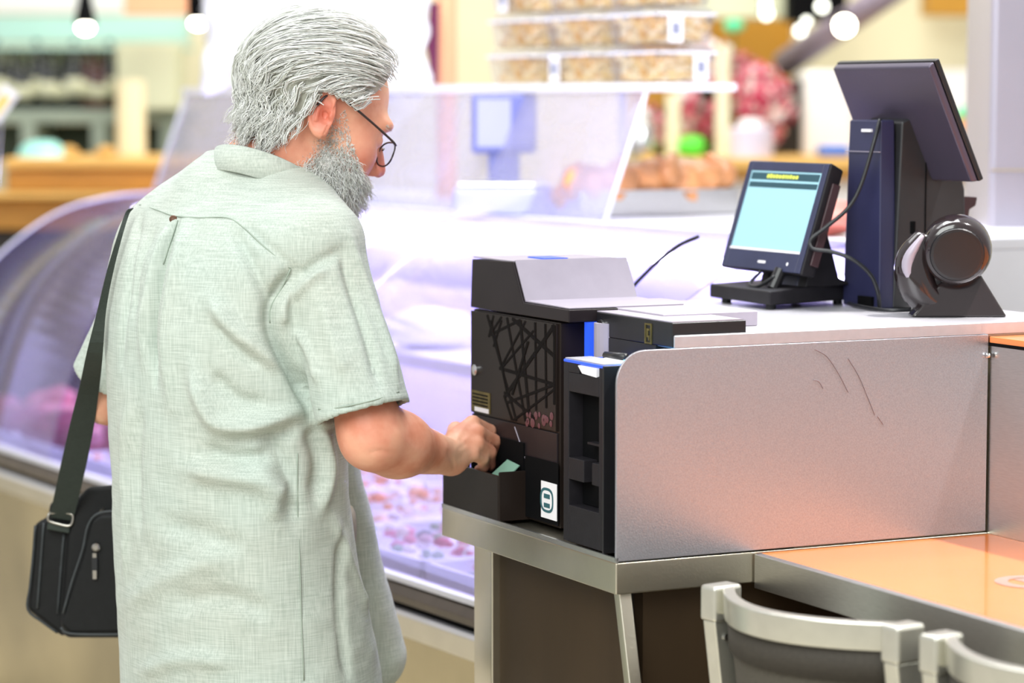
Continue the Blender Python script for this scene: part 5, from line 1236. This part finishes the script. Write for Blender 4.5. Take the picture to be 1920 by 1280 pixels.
# moustache
for k in range(420):
    r = (rng.random()-.5)*.056; p = np.array([.112-abs(r)*.35, -.050-.006*rng.random(), r]); path = [p]; cur = p.copy(); fl = np.array([.25, -1, np.sign(r)*.7])+rng.normal(size=3)*.25
    fl /= np.linalg.norm(fl)
    for j in range(1, LB): cur = cur+fl*.0045; path.append(cur.copy())
    bd_.append([HO+AXM.T@q*HS for q in path])
V, F = strands_mesh(bd_, .00062); bo_ = fastobj('beard', V, F, 'hair', mn, 'short frizzy white beard'); bo_['kind'] = 'stuff'
def beardsdf(P):
    q = hl(P); Q = q.copy(); Q[:, 2] = np.abs(q[:, 2])
    d = ell(Q, (.055, -.088, 0), (.052, .046, .052)); d = smin(d, ell(Q, (.082, -.108, 0), (.030, .030, .030)), .02)
    d = smin(d, ell(Q, (.103, -.058, .012), (.012, .010, .020)), .01); d = smin(d, ell(Q, (.032, -.062, .049), (.020, .030, .013)), .015)
    d = d+.004*np.sin(Q[:, 0]*420)*np.sin(Q[:, 1]*380)*np.sin(Q[:, 2]*400)
    return d*HS
M['beardbase'] = mat('grey_white_beard_base', 'dedad6', .85, 0, .25, 90, .8, 260)
V, F = nets(beardsdf, HO-.2, HO+.2, .004); fastobj('beard_base', relax(V, F, 1), F, 'beardbase', mn)
bw = []
for s in (-1, 1):
    for k in range(90):
        x_ = rng.random(); p = np.array([.111-.016*x_**2, .030+.006*(rng.random()-.3)-.004*x_, s*(.012+.042*x_)]); fl = np.array([.5, -.1, s*.8])+rng.normal(size=3)*.3; fl /= np.linalg.norm(fl)
        bw.append([HO+AXM.T@(p+fl*.0017*j-np.array([.004,0,0]))*HS for j in range(LB)])
V, F = strands_mesh(bw, .0008); M['brow'] = mat('grey_brow_hair', 'b5aea6', .7, 0, .2, 50); fastobj('eyebrows', V, F, 'brow', mn)['kind'] = 'stuff'
# ---- spectacles
gl = thing('eyeglasses', 'thin dark-framed glasses worn low on the bearded face', 'glasses', HL(.113, -.01))
M['frame'] = mat('dark_burgundy_frame', '1e1014', .3, 0, .3, 30, coat=.4)
for s in (-1, 1):
    rp_ = [];
    for k in range(29):
        q = 2*math.pi*k/28; c_, s2_ = math.cos(q), math.sin(q); rp_.append(HL(.1145-.004*abs(c_)*(.5-.5*s*c_*s), -.008+.0185*np.sign(s2_)*abs(s2_)**.7, s*.034+.0255*np.sign(c_)*abs(c_)**.75))
    MB().tube(rp_, .0014, 6).build('rim', 'frame', gl, smooth=True)
    MB().add([np.mean(rp_[:-1], 0)]+rp_[:-1], [(0, i+1, (i+1) % 28+1) for i in range(28)]).build('lens', 'lens', gl)
    MB().tube(smooth_path([HL(.1135, .006, s*.060), HL(.10, .010, s*.068), HL(.05, .024, s*.078), HL(.0, .036, s*.0835), HL(-.018, .030, s*.084), HL(-.026, .012, s*.083)], 4), .0019, 6).build('temple', 'frame', gl, smooth=True)
MB().tube(smooth_path([HL(.1145, -.002, -.010), HL(.119, .002, 0), HL(.1145, -.002, .010)], 4), .0014, 6).build('bridge', 'frame', gl, smooth=True)

# ================================================================== shoulder bag
YBG = 4.42
bg = thing('shoulder_bag', 'black nylon shoulder bag with zipped front pocket hanging at the hip', 'bag', atY(150, 1195, YBG))
def BP(u, v, dy=0): return atY(u, v, YBG+dy)
def pfront(px, dy0, dy1, nm, mt, bev=.006):
    return MB().prism([BP(u, v, dy0) for u, v in px], [BP(u, v, dy1) for u, v in px]).build(nm, mt, bg, bevel=bev, seg=3)
gus = [(66,985),(72,976),(90,970),(95,940),(140,930),(150,950),(148,985),(128,1100),(122,1195),(108,1186),(52,1142)]
pfront(gus, .015, .13, 'gusset', 'leather', .008)
main = [(128,985),(146,935),(165,912),(260,905),(300,912),(300,1195),(125,1195),(112,1180),(118,1120)]
pfront(main, .0, .13, 'body', 'leather', .01)
pock = [(168,975),(185,962),(270,960),(290,965),(290,1188),(130,1190),(112,1172),(118,1140),(150,1050)]
po = pfront(pock, -.030, .002, 'front_pocket', 'leather', .012)
M['pip'] = mat('grey_black_piping', '34383a', .6, 0, .2, 60)
for nm, px, dy in (('pocket_piping', [(118,1150),(135,1090),(155,1030),(165,985),(185,962),(230,958),(285,960)], -.031), ('lower_piping', [(114,1176),(130,1187),(200,1189),(285,1187)], -.031), ('gusset_piping', [(66,985),(62,1040),(56,1100),(52,1142),(80,1166),(108,1186)], .014), ('side_piping', [(82,980),(76,1060),(70,1140)], .013), ('inner_piping', [(120,1000),(114,1070),(108,1150)], .013)):
    MB().tube(smooth_path([BP(u, v, dy) for u, v in px], 4), .0022, 6).build(nm, 'pip', bg, smooth=True)
M['silver'] = mat('worn_silver_zip', 'b4b0a8', .3, 1, .1, 40)
zp = MB(); zp.lathe(BP(180, 1026, -.034), [(.006, 0), (.007, .002), (.004, .005)], 16, ax=(0, -1, 0)); zp.box(FW, BP(180,1050)[0], BP(187,1050)[0], YBG-.037, YBG-.034, BP(180,1078)[2], BP(180,1062)[2]); zp.box(FW, BP(180,1034)[0], BP(187,1034)[0], YBG-.037, YBG-.034, BP(180,1038)[2], BP(180,1030)[2]); zp.build('zip_pull', 'silver', po, smooth=False)
MB().box(FW, BP(178,1050)[0], BP(189,1050)[0], YBG-.0365, YBG-.0345, BP(180,1074)[2], BP(180,1036)[2]).build('zip_tag', 'rubber', po, bevel=.001)
MB().tube([BP(190, 960, -.01), BP(196, 952, .01)], .004, 8).build('zip_end', 'silver', bg)
loop = [(90,958),(92,976),(128,985),(134,968),(131,962),(94,952)]
MB().tube(smooth_path([BP(92,962,-.004), BP(91,975,-.004), BP(110,982,-.004), BP(131,985,-.004), BP(137,972,-.004), BP(133,963,-.004), BP(112,960,-.004), BP(92,962,-.004)], 4), .0022, 8).build('strap_buckle', 'silver', bg, smooth=True)
pfront([(90,978),(132,986),(130,1000),(88,992)], -.002, .012, 'buckle_tab', 'webbing', .002)
L_ = [(93,968,0),(112,880,-.02),(130,800,-.04),(150,720,-.06),(163,660,-.08),(183,580,-.09),(200,510,-.10),(218,450,-.12),(233,404,-.15),(241,392,-.14)]
R_ = [(137,976,.0),(160,880,-.01),(176,800,-.02),(187,720,-.03),(193,660,-.05),(199,580,-.07),(212,510,-.09),(227,450,-.11),(242,402,-.13),(250,390,-.11)]
def onshirt(p, default):
    h = bvh.ray_cast(Vector(CAM), Vector(ray(p[0], p[1])).normalized())
    if h[0] is not None and h[0].y-.014 < YBG+default: return atY(p[0], p[1], h[0].y-.014)
    return BP(p[0], p[1], default)
dys = [0,-.06,-.11,-.15,-.165,-.175,-.18,-.18,-.15,-.12]
SL_, SR_ = [], []
for p, q, d in zip(L_, R_, dys):
    ys = [onshirt((p[0]+(q[0]-p[0])*k+dx, p[1]+(q[1]-p[1])*k+dz), d)[1] for k in (0, .25, .5, .75, 1) for dx in (-6, 0, 6) for dz in (-18, 0, 18)]
    SL_.append(atY(p[0], p[1], min(ys))); SR_.append(atY(q[0], q[1], min(ys)+.004))
MB().band(smooth_path(SL_, 4), smooth_path(SR_, 4), .0012).build('strap', 'webbing', bg, smooth=False, label='dark olive webbing strap')
# the strap's other run comes down the front of the belly to the far end of the bag
fl_ = [(360,345,-.10),(470,420,.06),(560,600,.10),(620,800,.10),(655,920,.02),(678,985,.0),(690,1040,.02),(686,1075,.06),(640,1110,.12),(500,1100,.16),(330,1010,.10)]
fr_ = [(385,340,-.10),(490,420,.04),(580,600,.13),(640,800,.13),(662,920,.05),(686,985,.03),(694,1040,.05),(690,1080,.09),(640,1130,.14),(500,1125,.16),(330,1035,.10)]
MB().band(smooth_path([BP(*p) for p in fl_], 4), smooth_path([BP(*p) for p in fr_], 4), .0015).build('strap_front_run', 'leather', bg)
